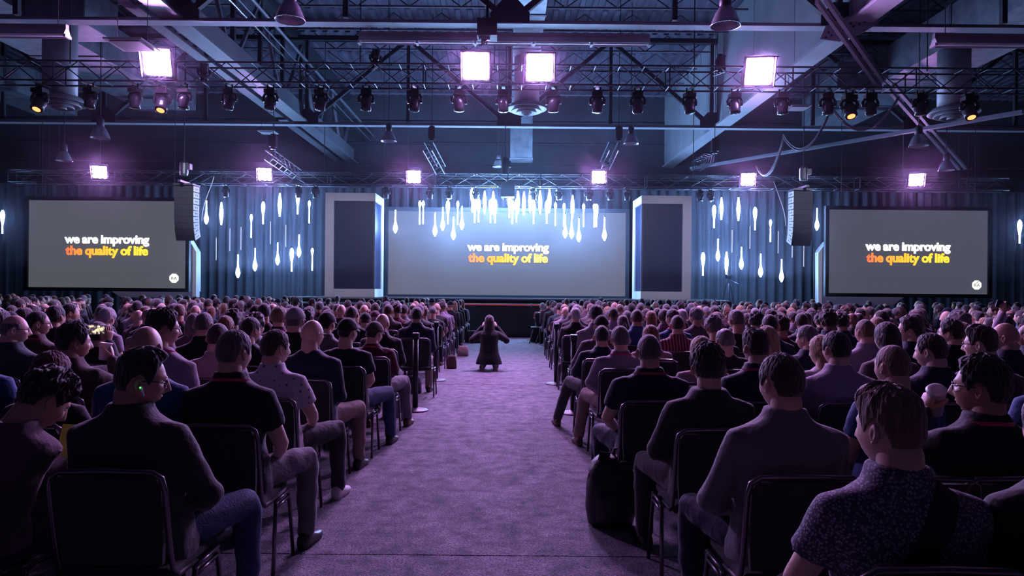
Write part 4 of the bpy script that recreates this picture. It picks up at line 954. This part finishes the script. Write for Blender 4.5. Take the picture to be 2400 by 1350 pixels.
hero('navy_polo_man', 2, 1524, 783, 'broad man in navy polo with cropped greying hair and lanyard', 'polo', 'navy', 'buzz', 'grey', 'b', 'navy', lan=True, wide=1.12, le=(-.28, -.02, .70), lw=(-.19, .18, .60), lk=(-.27, .40, .53), la=(-.24, .36, .09))
hero('tall_navy_man', 2, 1777, 765, 'tall man in dark navy shirt with tousled brown hair and lanyard', 'shirt', 'navy', 'side', 'brown', 'b', lan=True, hyaw=R_(10), wide=1.05)
hero('blazer_man', 2, 1967, 773, 'man in lilac grey blazer with short dark hair and reddish ears', 'jacket', 'lilac', 'short', 'dark', 'b', hyaw=R_(12), wide=1.05)
hero('navy_blazer_man', 2, 2195, 778, 'man in navy blazer with short greying hair looking aside', 'jacket', 'navy', 'short', 'brown', 'b', hyaw=R_(34), hpitch=R_(-4), wide=1.05)
hero('tousled_man', 2, 2310, 757, 'man with tousled brown hair and glasses in grey jacket behind the paper cup', 'jacket', 'charcoal', 'side', 'brown', 'b', glasses=True, hyaw=R_(38))
hero('lilac_shirt_man', 4, 1456, 762, 'man in pale lilac shirt with grey hair, tan trousers on the aisle', 'shirt', 'lilac', 'short', 'grey', 'b', 'khaki', shoe=1, lan=True, hyaw=R_(6), le=(-.27, -.02, .70), lw=(-.18, .18, .60), lk=(-.27, .42, .53), la=(-.33, .50, .09), wide=1.05)
hero('pink_top_woman', 3, 1648, 787, 'woman with bobbed blond hair in pale pink top', 'sweater', 'pink', 'bob', 'blond', 'b', hyaw=R_(10), wide=.88)
hero('blond_woman', 3, 1802, 763, 'woman with long loose blond hair beside the tall navy man', 'sweater', 'black', 'long', 'blond', 'b', hyaw=R_(8), wide=.88)
hero('pale_blond_woman', 3, 1932, 785, 'woman with pale blond hair half hidden by the lilac blazer', 'sweater', 'white', 'long', 'blond', 'b', hyaw=R_(25), wide=.88)
hero('dark_hair_woman', 3, 2085, 754, 'woman with long loose dark hair in purple sweater', 'sweater', 'mauve', 'long2', 'dark', 'b', hyaw=R_(14), wide=.9)
hero('tan_bald_man', 3, 2365, 755, 'bald tanned man with glasses in navy jacket', 'jacket', 'navy', None, 'dark', 'a', glasses=True, hyaw=R_(42))
hero('cropped_man', 5, 1412, 762, 'man with dark cropped hair in navy jacket, crossed grey-trousered leg over the aisle', 'jacket', 'navy', 'buzz', 'dark', 'a', 'charcoal', shoe=1, le=(-.26, -.02, .70), lk=(-.30, .40, .54), la=(-.42, .60, .09))
hero('red_blond_woman', 5, 1527, 761, 'woman with long reddish blond hair in pink top before the navy polo', 'sweater', 'pink', 'long', 'ginger', 'b', wide=.9)
hero('thinning_man', 4, 1703, 765, 'man with thinning grey hair in black pullover', 'sweater', 'black', 'thin', 'grey', 'b', hyaw=R_(10))
hero('grey_suit_man', 4, 1898, 760, 'man with greying hair in navy suit beside the pale blond woman', 'jacket', 'navy', 'short', 'grey', 'b', hyaw=R_(34))
hero('lilac_buzz_man', 4, 2033, 748, 'man with shaved head in lilac shirt before the long dark hair', 'shirt', 'lilac', 'buzz', 'fair', 'b', hyaw=R_(14))
hero('profile_man', 4, 2140, 738, 'man with glasses and brown hair in navy suit seen in profile', 'jacket', 'navy', 'medium', 'brown', 'b', glasses=True, hyaw=R_(58))
hero('black_suit_man', 4, 2236, 745, 'man with thick brown hair in black suit turned aside', 'jacket', 'black', 'medium', 'brown', 'b', hyaw=R_(36))
hero('aisle_cap_man', 6, 1411, 741, 'man in dark cap and mauve sweater leaning towards the aisle', 'sweater', 'mauve', 'buzz', 'dark', 'a', 'jeans', cap='black', le=(-.30, -.02, .69), wide=1.08)
hero('striped_man', 6, 1589, 738, 'man in dark red striped shirt with cropped hair', 'shirt', 'striped red', 'buzz', 'brown', 'a', wide=1.1)
hero('grey_green_man', 7, 1398, 713, 'tall man with thick dark hair in pale grey shirt near the aisle', 'shirt', 'light grey', 'medium', 'dark', 'b', wide=1.12)
hero('white_hair_man', 9, 1350, 720, 'white-haired man in dark suit on the aisle by a stanchion', 'jacket', 'black', 'short', 'white', 'a', hyaw=R_(10))
hero('red_shirt_man', 20, 1272, 709, 'white-haired man in bright red shirt at the aisle end of the front row', 'polo', 'red', 'short', 'white', 'b')
hero('raised_arm_man', 5, 2412, 735, 'person at the outer edge raising an arm with a phone high', 'shirt', 'lilac', 'short', 'dark', 'b', le=(-.25, .12, 1.10), lw=(-.14, .14, 1.35), lh=(Vector((0, .2, 1)), Vector((-.6, -.6, 0)), .8))
# kneeling photographer in the aisle
photo_pose = Pose(tl=.98, lean=.06, wide=.86, hpitch=R_(4), le=(-.33, .04, .84), lw=(-.135, .12, 1.10), re=(.33, .04, .84), rw=(.135, .12, 1.10), lh=(Vector((.35, .5, .8)), Vector((-.5, -.4, .6)), .7), rh=(Vector((-.35, .5, .8)), Vector((.5, -.4, .6)), .7),
                  lk=(-.12, .33, .345), rk=(.12, .33, .345), la=(-.13, -.16, .345), ra=(.13, -.16, .345))
photo_job = body_parts(photo_pose, 'coat')
RES = flush()
for h in [dict(job=j) for j in jobs]+HERO+[dict(job=photo_job)]: h['job'].update({a: RES[h['job'][a]] for a in 'gtb'})

def shoe_meshes(pose): return [fixnormals(shoe_mb(pose.la if s_ < 0 else pose.ra, pose.ft, s_).mesh('shoe', SHOE[0], True)) for s_ in (-1, 1)]
PEOPLE = []   # (k, side, x, object)
GARWORD = {'jacket': 'jacket', 'shirt': 'shirt', 'polo': 'polo_shirt', 'tee': 't_shirt', 'sweater': 'sweater', 'hoodie': 'pullover', 'coat': 'coat'}
HOBJ = {}
GARLABEL = {'jacket': 'jacket', 'shirt': 'shirt', 'polo': 'polo', 'tee': 'tee', 'sweater': 'sweater', 'hoodie': 'pullover', 'coat': 'coat'}
SPECIAL = dict(jacket_man='person in dark jacket and glasses turning aside, green-lit earbud in the ear', reading_man='person in mauve coat bowing over a yellow-green leaflet', polo_man='person in black polo with pink lanyard, grey-trousered leg out to the aisle',
    dotted_shirt_man='person in white shirt with small dark motifs, pale shoe in the aisle', coffee_man='person in brown coat raising an open paper cup', phone_person='person in dark jacket holding up a phone with both hands', black_cap_man='person in black cap and black tee, blue jeans towards the aisle',
    olive_cap_man='person in olive cap and maroon jacket near the stanchion', leaf_shirt_man='person in dark leaf-print shirt with a black bag strap across the back', suit_man='person in blue-grey suit jacket, navy trousers, knee out to the aisle', cup_man='person in black jacket and glasses lifting a lidded white cup to the lips',
    hoodie_man='person in grey zip pullover sitting beside the backpack', navy_polo_man='broad person in navy polo with lanyard, bare forearm by the aisle', blazer_man='person in lilac grey blazer two rows ahead of the leaf-print shirt', cropped_man='person in navy jacket stretching a grey-trousered leg into the aisle',
    lilac_shirt_man='person in pale lilac shirt with lanyard and tan trousers on the aisle', striped_man='person in dark red striped shirt', red_shirt_man='person in bright red shirt at the aisle end of the front row', raised_arm_man='person in lilac shirt raising an arm with a phone high',
    aisle_cap_man='person in dark cap and mauve sweater leaning towards the aisle', navy_shirt_man='broad person in navy shirt behind the empty chair and stanchion')
SPECIAL['striped_man'] = 'broad-shouldered person in dark red vertically striped shirt'
def folds(me, seed, amp=.0045):
    "cloth folds pressed into a garment"
    n_ = len(me.vertices); co = np.empty(n_*3); me.vertices.foreach_get('co', co); co = co.reshape(-1, 3); no = np.empty(n_*3); me.vertices.foreach_get('normal', no); no = no.reshape(-1, 3)
    x, y, z = co.T; s1 = seed*1.37
    d = np.sin(34*(z+.55*np.abs(x))+3.2*np.sin(9*x+7*y+s1)+2*np.sin(11*z+s1))*.6+np.sin(52*(z*.6-x*.7)+2.6*np.sin(13*y+8*z+s1))*.4
    m_ = .35+.65*sm((.98-z)/.25); side = .5+.5*sm((np.abs(x)-.10)/.12)
    co += no*(d*amp*m_*side)[:, None]; me.vertices.foreach_set('co', co.ravel()); me.update()
for hi, h in enumerate(HERO):
    folds(h['job']['g'], hi, .0062 if h['gar'] in ('jacket', 'sweater', 'hoodie') else .0052); folds(h['job']['t'], hi+50, .005)
    j = h['job']; pose = h['pose']; body = finish_body(j['b'], pose, h['lod'])
    prep(j['g'], CMT['black']); prep(j['t'], CMT['black'])
    o = link('person', body, None, (h['X'], rowY(h['k']), 0), (0, 0, h['yaw'])); tag(o, SPECIAL.get(h['name']), 'person', 'seated audience')
    if h['name'] not in SPECIAL: o['_d'] = 'person in %s %s%s%s%s' % (h['gcol'].replace('light grey', 'pale'), GARLABEL[h['gar']], ' and %s cap' % h['cap'].replace('light grey', 'pale') if h['cap'] else '', ' with glasses' if h['glasses'] else '', ', lanyard' if h['lan'] and not h['glasses'] else '')
    dress(o, pose, j, h['style'], h['hcol'], h['skin'], GARWORD[h['gar']], h['gcol'], h['tcol'], h['shoe'], h['k'] < 3, lanyard_mesh(pose) if h['lan'] else None, h['cap'], h['glasses'], shoe_meshes(pose))
    HOBJ[h['name']] = o; PEOPLE.append([h['k'], h['X'], o])
# crowd prototypes
CROWD = []
for p, g_, j in zip(CP, CG, jobs):
    prep(j['g'], CMT['black']); prep(j['t'], CMT['black'])
    CROWD.append(dict(pose=p, gar=g_, body=finish_body(j['b'], p, 0), g=j['g'], t=j['t'], lan=lanyard_mesh(p), shoes=shoe_meshes(p)))
# ---------------------------------------------------------------- fill the remaining seats
def edgeL(Y): return -1.45+.02*max(0, Y-4)
cand = []; EMPTY = {(9, -1, 0), (5, 1, 0), (8, 1, 0)}
for k in range(0, 21):
    Y = rowY(k)
    for side in (-1, 1):
        n_ = 0
        while True:
            x = (edgeL(Y)-.25-.53*n_) if side < 0 else (.92+.25+.53*n_)
            n_ += 1
            if abs(x) > Y*.735+.1 or n_ > 34: break
            if side < 0 and -4.75 < x+.0*Y < -3.75: continue
            if k == 9 and side < 0 and n_ == 1: continue
            if k in (3, 8) and side > 0 and n_ == 1: continue
            if any(pk == k and abs(px_-x) < .42 for pk, px_, _ in PEOPLE): continue
            if k < 3 and (side > 0 and x < 3.0 or side < 0 and x > -3.3): continue
            if k == 3 and side < 0 and -3.9 < x < -2.6: continue
            if random.random() < (.10 if k > 3 else .15): continue
            cand.append((k, side, x+random.uniform(-.05, .05)))
cand.sort(key=lambda c: (c[0], abs(c[2])))
NIND = 300-len(PEOPLE)-1
gcols = ['black', 'black', 'black', 'charcoal', 'charcoal', 'navy', 'navy', 'ink', 'ink', 'grey', 'brown', 'maroon', 'lilac', 'light grey', 'blue', 'mauve', 'olive', 'teal', 'navy', 'black']
def attrs():
    fem = random.random() < .17
    if fem: st_, hc = random.choice([('long', 'brown'), ('long', 'blond'), ('bob', 'blond'), ('long', 'dark'), ('pony', 'brown'), ('bob', 'grey'), ('long', 'ginger')])
    else:
        st_ = random.choice(['short', 'short', 'short', 'buzz', 'medium', 'side', 'thin', 'fringe', 'buzz', None, 'cap', 'curly']); hc = random.choice(['brown', 'dark', 'dark', 'dark', 'grey', 'brown', 'white', 'fair', 'brown', 'grey', 'dark', 'brown'])
    return fem, st_, hc, random.choice('aabbcced'), random.choice(gcols)
def face_yaw(x, Y): return math.atan2(x, 30-Y)*(.55 if abs(x) < 5 else .9)
LOWP = []
for i, (k, side, x) in enumerate(cand):
    Y = rowY(k); fem, st_, hc, sk, gc = attrs(); c = random.choice(CROWD)
    if fem: c = CROWD[random.choice([3, 0, 1])]
    rz = face_yaw(x, Y)+random.uniform(-.06, .06); s_ = random.uniform(.94, 1.02)*(.95 if fem else 1)
    if k > 7: s_ *= .965
    if i >= NIND: LOWP.append((x, Y, rz, s_, st_, hc, sk, gc, c)); continue
    cap = None
    if st_ == 'cap': cap = random.choice(['black', 'navy', 'light grey', 'maroon'])
    o = link('person', c['body'], None, (x, Y, 0), (0, 0, rz), (s_,)*3)
    dress(o, c['pose'], dict(g=c['g'], t=c['t']), 'buzz' if cap else st_, hc, sk, GARWORD[c['gar']], gc, random.choice(list(TC)), random.randrange(3), False, c['lan'] if (k < 9 and random.random() < .4) else None, cap, False, c['shoes'] if k < 6 or abs(x) < 2.4 else None)
    hw = (cap+'-capped') if cap else (('bald' if st_ is None else HAIRWORD[st_]+('-haired' if st_ in ('short', 'long', 'curly', 'thin', 'medium', 'side', 'bob', 'long2', 'buzz') else '')))
    col = {'fair': 'fair', 'ginger': 'ginger'}.get(hc, hc)
    tag(o, None, 'person', 'seated audience'); o['_d'] = 'person in '+gc.replace('light grey', 'pale')+' '+c['gar']+(' and %s cap' % cap.replace('light grey', 'pale') if cap else '')
    PEOPLE.append([k, x, o])
for k in range(-1, 21):
    for side in (-1, 1):
        row = sorted([p for p in PEOPLE if p[0] == k and p[1]*side > 0], key=lambda p: abs(p[1]))
        for n_, p in enumerate(row):
            if '_d' in p[2]:
                p[2]['label'] = '%s, %s row from stage, %s %s of aisle' % (p[2]['_d'], ORD[21-k], ORD[n_+1], 'left' if side < 0 else 'right'); del p[2]['_d']
# the farther audience, past three hundred: one object
def far_crowd():
    mats = []; idx = {}
    def mi(m):
        if m.name not in idx: idx[m.name] = len(mats); mats.append(m)
        return idx[m.name]
    protos = {}
    for c in CROWD:
        mb = MB(); H = MB(); G = head_points(18, 14); grid_mesh(H, G); M_ = c['pose'].headM(); 
        body = MB().add([M_ @ Vector(p) for p in H.v], H.f); hm = M_; nb = c['pose'].T((0, -.06, .99)); body.tube([nb, hm @ Vector((0, -.02, -.03))], [.06, .055], 8)
        ga = MB(); ga.rings([ringat(c['pose'], z, hw, hd, yc, 12) for z, hw, hd, yc in TORSO])
        for s_ in (-1, 1):
            sh, el, wr = arm_pts(c['pose'], s_); ga.limb([sh, sh.lerp(el, .6), el, wr], [.066, .058, .052, .04], 8)
        tr = MB()
        for s_ in (-1, 1):
            tr.limb([(s_*.09, .03, .505), (s_*.13, .43, .50), (s_*.13, .45, .07), (s_*.14, .6, .04)], [.095, .068, .055, .035], 8)
        protos[id(c)] = (body, ga, tr)
    hairs = {}
    for st_ in list(HS)+['long', 'bob', 'pony', 'cap']:
        mb = MB()
        if st_ in HS: grid_mesh(mb, head_points(20, 16, HS[st_], 2))
        elif st_ == 'cap':
            me = cap_mesh(); mb.v = [tuple(v.co) for v in me.vertices]; mb.f = [tuple(p.vertices) for p in me.polygons]
        else:
            me = hair_mesh(st_); mb.v = [tuple(v.co) for v in me.vertices]; mb.f = [tuple(p.vertices) for p in me.polygons]
        hairs[st_] = mb
    V, Fc, MI = [], [], []
    def put(mb, M_, m):
        b0 = len(V); A = np.array(mb.v) @ np.array(M_.to_3x3()).T+np.array(M_.translation); V.extend(map(tuple, A.tolist())); Fc.extend([tuple(i+b0 for i in f) for f in mb.f]); MI.extend([mi(m)]*len(mb.f))
    for (x, Y, rz, s_, st_, hc, sk, gc, c) in LOWP:
        M_ = Matrix.Translation((x, Y, 0)) @ Matrix.Rotation(rz, 4, 'Z') @ Matrix.Scale(s_, 4); b_, g_, t_ = protos[id(c)]
        put(b_, M_, mat('skin_'+sk)); put(g_, M_, CMT[gc]); put(t_, M_, TC[random.choice(list(TC))])
        if st_: put(hairs[st_], M_ @ c['pose'].headM(), CMT['navy'] if st_ == 'cap' else HMT[hc])
    me = bpy.data.meshes.new('seated_crowd'); me.from_pydata(V, [], Fc)
    for m in mats: me.materials.append(m)
    me.polygons.foreach_set('material_index', MI); me.polygons.foreach_set('use_smooth', [True]*len(Fc)); fixnormals(me)
    o = link('seated_crowd', me); tag(o, 'mass of seated people filling the rows closest to the stage', 'crowd', kind='stuff')
if LOWP: far_crowd()
print('PEOPLE', len(PEOPLE), 'far', len(LOWP))
# ---------------------------------------------------------------- chairs
def chair_label(k, side, n_): return 'black padded chair with thin metal frame, %s row from stage, %s seat %s of aisle' % (ORD[21-k], ORD[n_+1], 'left' if side < 0 else 'right')
for k in range(-1, 21):
    for side in (-1, 1):
        row = sorted([p for p in PEOPLE if p[0] == k and p[1]*side > 0], key=lambda p: abs(p[1])); xs = [(p[1], p[2].rotation_euler.z) for p in row]
        if k == 9 and side < 0: xs.insert(0, (edgeL(rowY(k))-.22, 0))
        if k in (3, 8) and side > 0 and (not xs or xs[0][0] > 1.5): xs.insert(0, (1.15, 0))
        if k == 0 and side > 0: pass
        lim = 40 if k <= 4 else (6 if k < 8 else (3 if k < 12 else 2))
        for n_, (x, rz) in enumerate(xs):
            if n_ >= lim: break
            chair(x, rowY(k), rz*.7, chair_label(k, side, n_), k < 9)
# chairs nobody sits on near the camera
chair(1.62, rowY(0), 0, 'empty black padded chair between the suited person and the person with the paper cup')

#@PROPS
# ================================================================== PROPS AND SMALL THINGS
def hero_d(n): return next(h for h in HERO if h['name'] == n)
def grip(h, s_, out=.05, along=.065):
    pose = h['pose']; spec = pose.lh if s_ < 0 else pose.rh; sh, el, wr = arm_pts(pose, s_); f = Vector(spec[0]).normalized(); b = Vector(spec[1]); b = (b-f*b.dot(f)).normalized()
    return Vector((h['X'], rowY(h['k']), 0))+wr+(wr-el).normalized()*.015+f*along-b*out
# photographer kneeling in the aisle
pp = P(1146, 868, 13.5); pj = photo_job
prep(pj['g'], CMT['black']); prep(pj['t'], CMT['black'])
ph = link('person', finish_body(pj['b'], photo_pose, 1), None, (pp.x, 13.5, -.27)); tag(ph, 'kneeling photographer in black coat with long brown hair in the middle of the carpet', 'person')
dress(ph, photo_pose, pj, 'long2', 'brown', 'b', 'coat', 'black', 'black', 0)
for s_ in (-1, 1):
    mb = shoe_mb((0, 0, 0), 0, s_); me = fixnormals(mb.mesh('shoe', mat('shoe_pale_sole', (.22,.16,.14), .7), True))
    an = Vector(photo_pose.la if s_ < 0 else photo_pose.ra); link('shoe', me, ph, an+Vector((0, -.05, .02)), (math.radians(-105), 0, 0))
cmr = thing('photo_camera', 'black camera held before the face of the kneeling photographer', 'camera', (pp.x, 13.5+.23, .90))
build('body', MB().box((0, 0, 0), (.13, .06, .09)).box((0, 0, .055), (.05, .05, .03)), M_black, cmr); build('lens', MB().lathe([(.035, 0), (.035, .10), (.028, .10)], n=14), M_black, cmr, (0, .03, 0), (-math.pi/2, 0, 0), True)
# cups
def cup(p, axis, label, h=.125, lid=True):
    t = thing('paper_cup', label, 'cup', p); t.rotation_euler = Vector(axis).to_track_quat('Z', 'Y').to_euler()
    build('cup_body', MB().lathe([(.028, -h/2), (.030, -h/2), (.041, h/2), (.043, h/2+.002)], n=24), mat('paper_white', (.62,.58,.58), .7), t, smooth=True)
    if lid: build('lid', MB().lathe([(.043, h/2), (.044, h/2+.008), (.038, h/2+.012), (.036, h/2+.018), (.02, h/2+.016)], n=24), mat('lid_white', (.6,.58,.62), .35), t, smooth=True)
    else: build('rim', MB().lathe([(.043, h/2), (.044, h/2+.004), (.041, h/2+.004)], n=24), mat('lid_white', (.6,.58,.62), .35), t, smooth=True)
cup(grip(hero_d('coffee_man'), 1, .042), (.1, .1, 1), 'white paper cup without lid in the hand of the brown-coated person', .12, False)
cup(grip(hero_d('cup_man'), -1, .045), (-.25, -.45, .85), 'white lidded paper cup tilted to the lips of the dark-haired person', .13)
# phone with a lit picture of the stage
def phone(p, rot, label, m):
    t = thing('phone', label, 'phone', p); t.rotation_euler = rot
    build('case', MB().box((0, 0, 0), (.160, .010, .082)), M_black, t); build('screen', MB().box((0, -.0055, 0), (.150, .002, .074)), m, t)
def phone_mat(base):
    m = bpy.data.materials.new('phone_picture'); m.use_nodes = True; nt = m.node_tree; nt.nodes.clear(); L = nt.links.new
    tc = nt.nodes.new('ShaderNodeTexCoord'); n_ = nt.nodes.new('ShaderNodeTexNoise'); n_.inputs['Scale'].default_value = 34; n_.inputs['Detail'].default_value = 3; L(tc.outputs['Object'], n_.inputs['Vector'])
    r = nt.nodes.new('ShaderNodeValToRGB'); r.color_ramp.elements[0].position = .46; r.color_ramp.elements[0].color = (.04,.03,.06,1); r.color_ramp.elements[1].position = .60; r.color_ramp.elements[1].color = (1,.78,.45,1); L(n_.outputs['Fac'], r.inputs[0])
    e = nt.nodes.new('ShaderNodeEmission'); e.inputs[1].default_value = 1.6; L(r.outputs[0], e.inputs[0]); o = nt.nodes.new('ShaderNodeOutputMaterial'); L(e.outputs[0], o.inputs[0]); return m
h = hero_d('phone_person'); phone((h['X']+.025, rowY(3)+.275, 1.195), (math.radians(6), 0, 0), 'phone with glowing stage picture held up over the rows', phone_mat(0))
h = hero_d('raised_arm_man'); phone(grip(h, -1, .03, .08), (0, .3, 0), 'dark phone in the raised hand at the outer edge of the rows', M_glassy)
# earbud with its green light, on the turned man
jm = hero_d('jacket_man'); hm = jm['pose'].headM(); root = HOBJ['jacket_man']
eb = build('earbud', MB().ball((0, 0, 0), (.008, .009, .009), 10, 6).limb([(.004, .002, -.004), (.008, .012, -.030)], [.0045, .004], 8), mat('earbud_white', (.7,.7,.7), .3), root, smooth=True); eb.matrix_local = hm @ Matrix.Translation((.0955, .004, -.014))
build('status_light', MB().ball((0, 0, 0), .0034, 10, 6), emis('green_led', (.08, 1, .12), 3.5), eb, (.008, -.003, .002), smooth=True)
# leaflet
lf = build('leaflet', MB().box((0, 0, 0), (.15, .004, .21)), mat('leaflet_lime', (.72,.82,.12), .7)); h = hero_d('reading_man'); lf.location = grip(h, 1, .012, .10)+Vector((.015, -.03, .065)); lf.rotation_euler = (math.radians(-25), math.radians(8), math.radians(25)); tag(lf, 'yellow-green leaflet in the hands of the bowed reader', 'leaflet')
# bag strap lying on the leaf-print shirt
from mathutils.bvhtree import BVHTree
h = hero_d('leaf_shirt_man'); me = h['job']['g']; bv = BVHTree.FromPolygons([v.co for v in me.vertices], [tuple(p.vertices) for p in me.polygons])
rr = []
for i in range(22):
    u = i/21; row = []
    for o_ in (-.034, .034):
        x_, z_ = lerp(.125, -.20, u)+o_*.81, lerp(1.045, .60, u)-o_*.59
        hit = bv.ray_cast(Vector((x_, -1, z_-0)), Vector((0, 1, 0)))[0]; row.append(hit if hit else None)
    if all(row): rr.append([row[0]+Vector((0, -.009, 0)), row[1]+Vector((0, -.009, 0)), row[1]+Vector((0, .004, 0)), row[0]+Vector((0, .004, 0))])
build('bag_strap', MB().rings(rr), mat('strap_black', (.008,.008,.012), .8), HOBJ['leaf_shirt_man'])
# backpack on the carpet
bp = thing('backpack', 'bulging black backpack standing on the carpet beside the chair legs', 'bag', (.70, 4.72, 0))
rr = []
for z, hw, hd, yc in ((.0, .12, .08, 0), (.02, .15, .105, 0), (.12, .168, .13, -.01), (.26, .163, .13, -.012), (.36, .15, .115, -.005), (.42, .125, .09, .01), (.455, .085, .055, .02), (.462, .04, .03, .02)):
    rr.append([Vector((hw*math.copysign(abs(math.cos(a))**.75, math.cos(a)), yc+hd*math.copysign(abs(math.sin(a))**.75, math.sin(a)), z)) for a in [2*math.pi*j/24 for j in range(24)]])
M_bag = mat('bag_nylon', (.012,.012,.018), .55, bump=.6, bscale=14)
build('bag_body', MB().rings(rr), M_bag, bp, smooth=True)
rr = [[Vector((hw*math.cos(a)*.9, -.12-d*max(0, math.sin(a))-.01, z)) for a in [math.pi*j/10 for j in range(11)]]+[Vector((0, -.05, z))] for z, hw, d in ((.04, .11, .02), (.08, .125, .045), (.2, .125, .05), (.26, .11, .03))]
build('front_pocket', MB().rings(rr), M_bag, bp, smooth=True)
for s_ in (0, 1): build('shoulder_strap', MB().tube([(.13, .06+.03*s_, .40), (.20, .07+.03*s_, .36), (.235, .08, .24), (.215, .08, .12), (.15, .06, .06)], [.02, .022, .02, .016, .012], 8, flat=.35), M_bag, bp, smooth=True)
build('carry_handle', MB().tube([(.02, .03, .44), (.03, .03, .50), (.075, .03, .505), (.095, .03, .43)], .011, 8), M_bag, bp, smooth=True)
build('tucked_phone', MB().box((0, 0, 0), (.075, .01, .10)), M_glassy, bp, (-.05, -.02, .445), (.25, .15, .3)); build('zip_pull', MB().box((0, 0, 0), (.012, .006, .045)), M_chrome, bp, (.05, -.075, .37), (.2, .3, 0))
build('badge', MB().box((0, 0, 0), (.004, .022, .03)), mat('badge_pale', (.45,.4,.42), .5), bp, (-.153, -.03, .345), (0, .15, 0))
# stanchions
def stanchion(x, Y, label):
    t = thing('stanchion', label, 'stanchion', (x, Y, 0)); ms_ = mat('stanchion_black', (.015,.015,.02), .4, .3)
    build('base', MB().lathe([(.17, .0), (.175, .008), (.165, .018), (.09, .032), (.05, .045)], n=32), mat('stanchion_base', (.035,.03,.04), .5, .1), t, smooth=True)
    build('post', MB().lathe([(.036, .03), (.036, .93)], n=18), ms_, t, smooth=True); build('belt_head', MB().box((0, 0, .955), (.085, .085, .07)), ms_, t); build('top_plate', MB().box((0, 0, .993), (.08, .08, .008)), M_chrome, t)
stanchion(-1.17, 9.0, 'black stanchion with round base before the empty chair on the aisle'); stanchion(-1.20, 11.9, 'black stanchion beside the broad navy shirted person')
stanchion(.81, 11.6, 'black stanchion by the white-haired person in dark suit'); stanchion(.84, 8.9, 'black stanchion beside the chair before the dark cap wearer')
# bags and cases along the aisle
def soft_bag(x, Y, wx, wy, hz, col, label, name='tote_bag'):
    t = thing(name, label, 'bag', (x, Y, 0)); m = mat('bag_'+label[:14], col, .8, bump=.4, bscale=18)
    build('bag_body', MB().rings([[Vector((hw*wx*math.copysign(abs(math.cos(a))**.6, math.cos(a)), wy*hw*math.copysign(abs(math.sin(a))**.6, math.sin(a)), z*hz)) for a in [2*math.pi*j/16 for j in range(16)]] for z, hw in ((0, .46), (.05, .5), (.5, .49), (.85, .42), (1, .36))]), m, t, smooth=True)
    build('handle', MB().tube([(-.2*wx, 0, hz*.95), (-.15*wx, 0, hz*1.22), (.15*wx, 0, hz*1.22), (.2*wx, 0, hz*.95)], .008, 6), m, t, smooth=True)
soft_bag(-1.40, 8.55, .22, .14, .30, (.16,.13,.15), 'grey fabric bag standing under the olive cap wearer')
soft_bag(-1.08, 13.7, .20, .12, .26, (.10,.05,.04), 'small brown handbag standing alone on the carpet edge')
soft_bag(-1.02, 16.2, .26, .18, .24, (.22,.15,.14), 'tan bag beside the chairs farther along the aisle')
soft_bag(-.95, 20.3, .55, .35, .34, (.012,.014,.02), 'slumped black gear bag on the carpet below the stage', 'gear_bag')
soft_bag(-1.42, 10.5, .30, .2, .26, (.02,.03,.05), 'dark navy bag under the empty chair', 'duffel_bag')
case = thing('equipment_case', 'black equipment case standing by the stage end of the aisle', 'case', (.86, 20.6, 0))
build('box', MB().box((0, 0, .22), (.34, .3, .44)), M_black, case); build('lid_edge', MB().box((0, 0, .445), (.35, .31, .012)), M_edge, case); rod('stand_leg', (-.1, -.2, .4), (-.22, -.5, .01), .02, M_black, case); rod('stand_leg', (.12, -.2, .4), (-.05, -.55, .01), .02, M_black, case)
mic = thing('microphone_stand', 'thin microphone stand near the black equipment case', 'mic stand', (.72, 21.4, 0)); rod('pole', (0, 0, .02), (0, 0, 1.02), .009, M_black, mic); build('base', MB().lathe([(.13, 0), (.13, .015), (.02, .03)], n=20), M_black, mic); build('microphone', MB().limb([(0, 0, 1.02), (0, -.06, 1.08)], [.012, .022], 10), M_chrome, mic, smooth=True)
# television camera on a tripod beside the stage
p = P(1700, 648, 26.2); tv = thing('camera_tripod', 'video camera on a tall tripod beside the stage end under pendants', 'tripod', (p.x+.12, 26.2, 0)); hz = p.z
for a in (.3, 2.4, 4.4):
    d = Vector((math.cos(a), math.sin(a), 0)); rod('leg', d*.08+Vector((0, 0, hz-.25)), d*.5+Vector((0, 0, .0)), .018, M_truss, tv); rod('leg_brace', Vector((0, 0, hz*.45)), d*.29+Vector((0, 0, hz*.5)), .008, M_truss, tv)
rod('centre_column', (0, 0, hz*.4), (0, 0, hz-.12), .022, M_black, tv); build('camera_body', MB().box((0, 0, hz), (.14, .34, .16)).box((-.1, 0, hz+.04), (.06, .1, .06)), M_black, tv); rod('pan_handle', (0, -.1, hz-.12), (.22, -.45, hz-.28), .01, M_truss, tv)

#@HAZE
# ---------------------------------------------------------------- stage haze filling the hall
def haze():
    m = bpy.data.materials.new('stage_haze'); m.use_nodes = True; nt = m.node_tree; nt.nodes.clear()
    v = nt.nodes.new('ShaderNodeVolumeScatter'); v.inputs['Color'].default_value = (.86, .76, 1, 1); v.inputs['Density'].default_value = HAZE; v.inputs['Anisotropy'].default_value = .92
    o = nt.nodes.new('ShaderNodeOutputMaterial'); nt.links.new(v.outputs[0], o.inputs['Volume'])
    h = build('stage_haze', MB().box((0, 20.5, 6.2), (51, 14.6, 8.4)), m); tag(h, 'thin bluish stage haze hanging in the air of the hall', 'haze', kind='stuff')
if HAZE: haze()
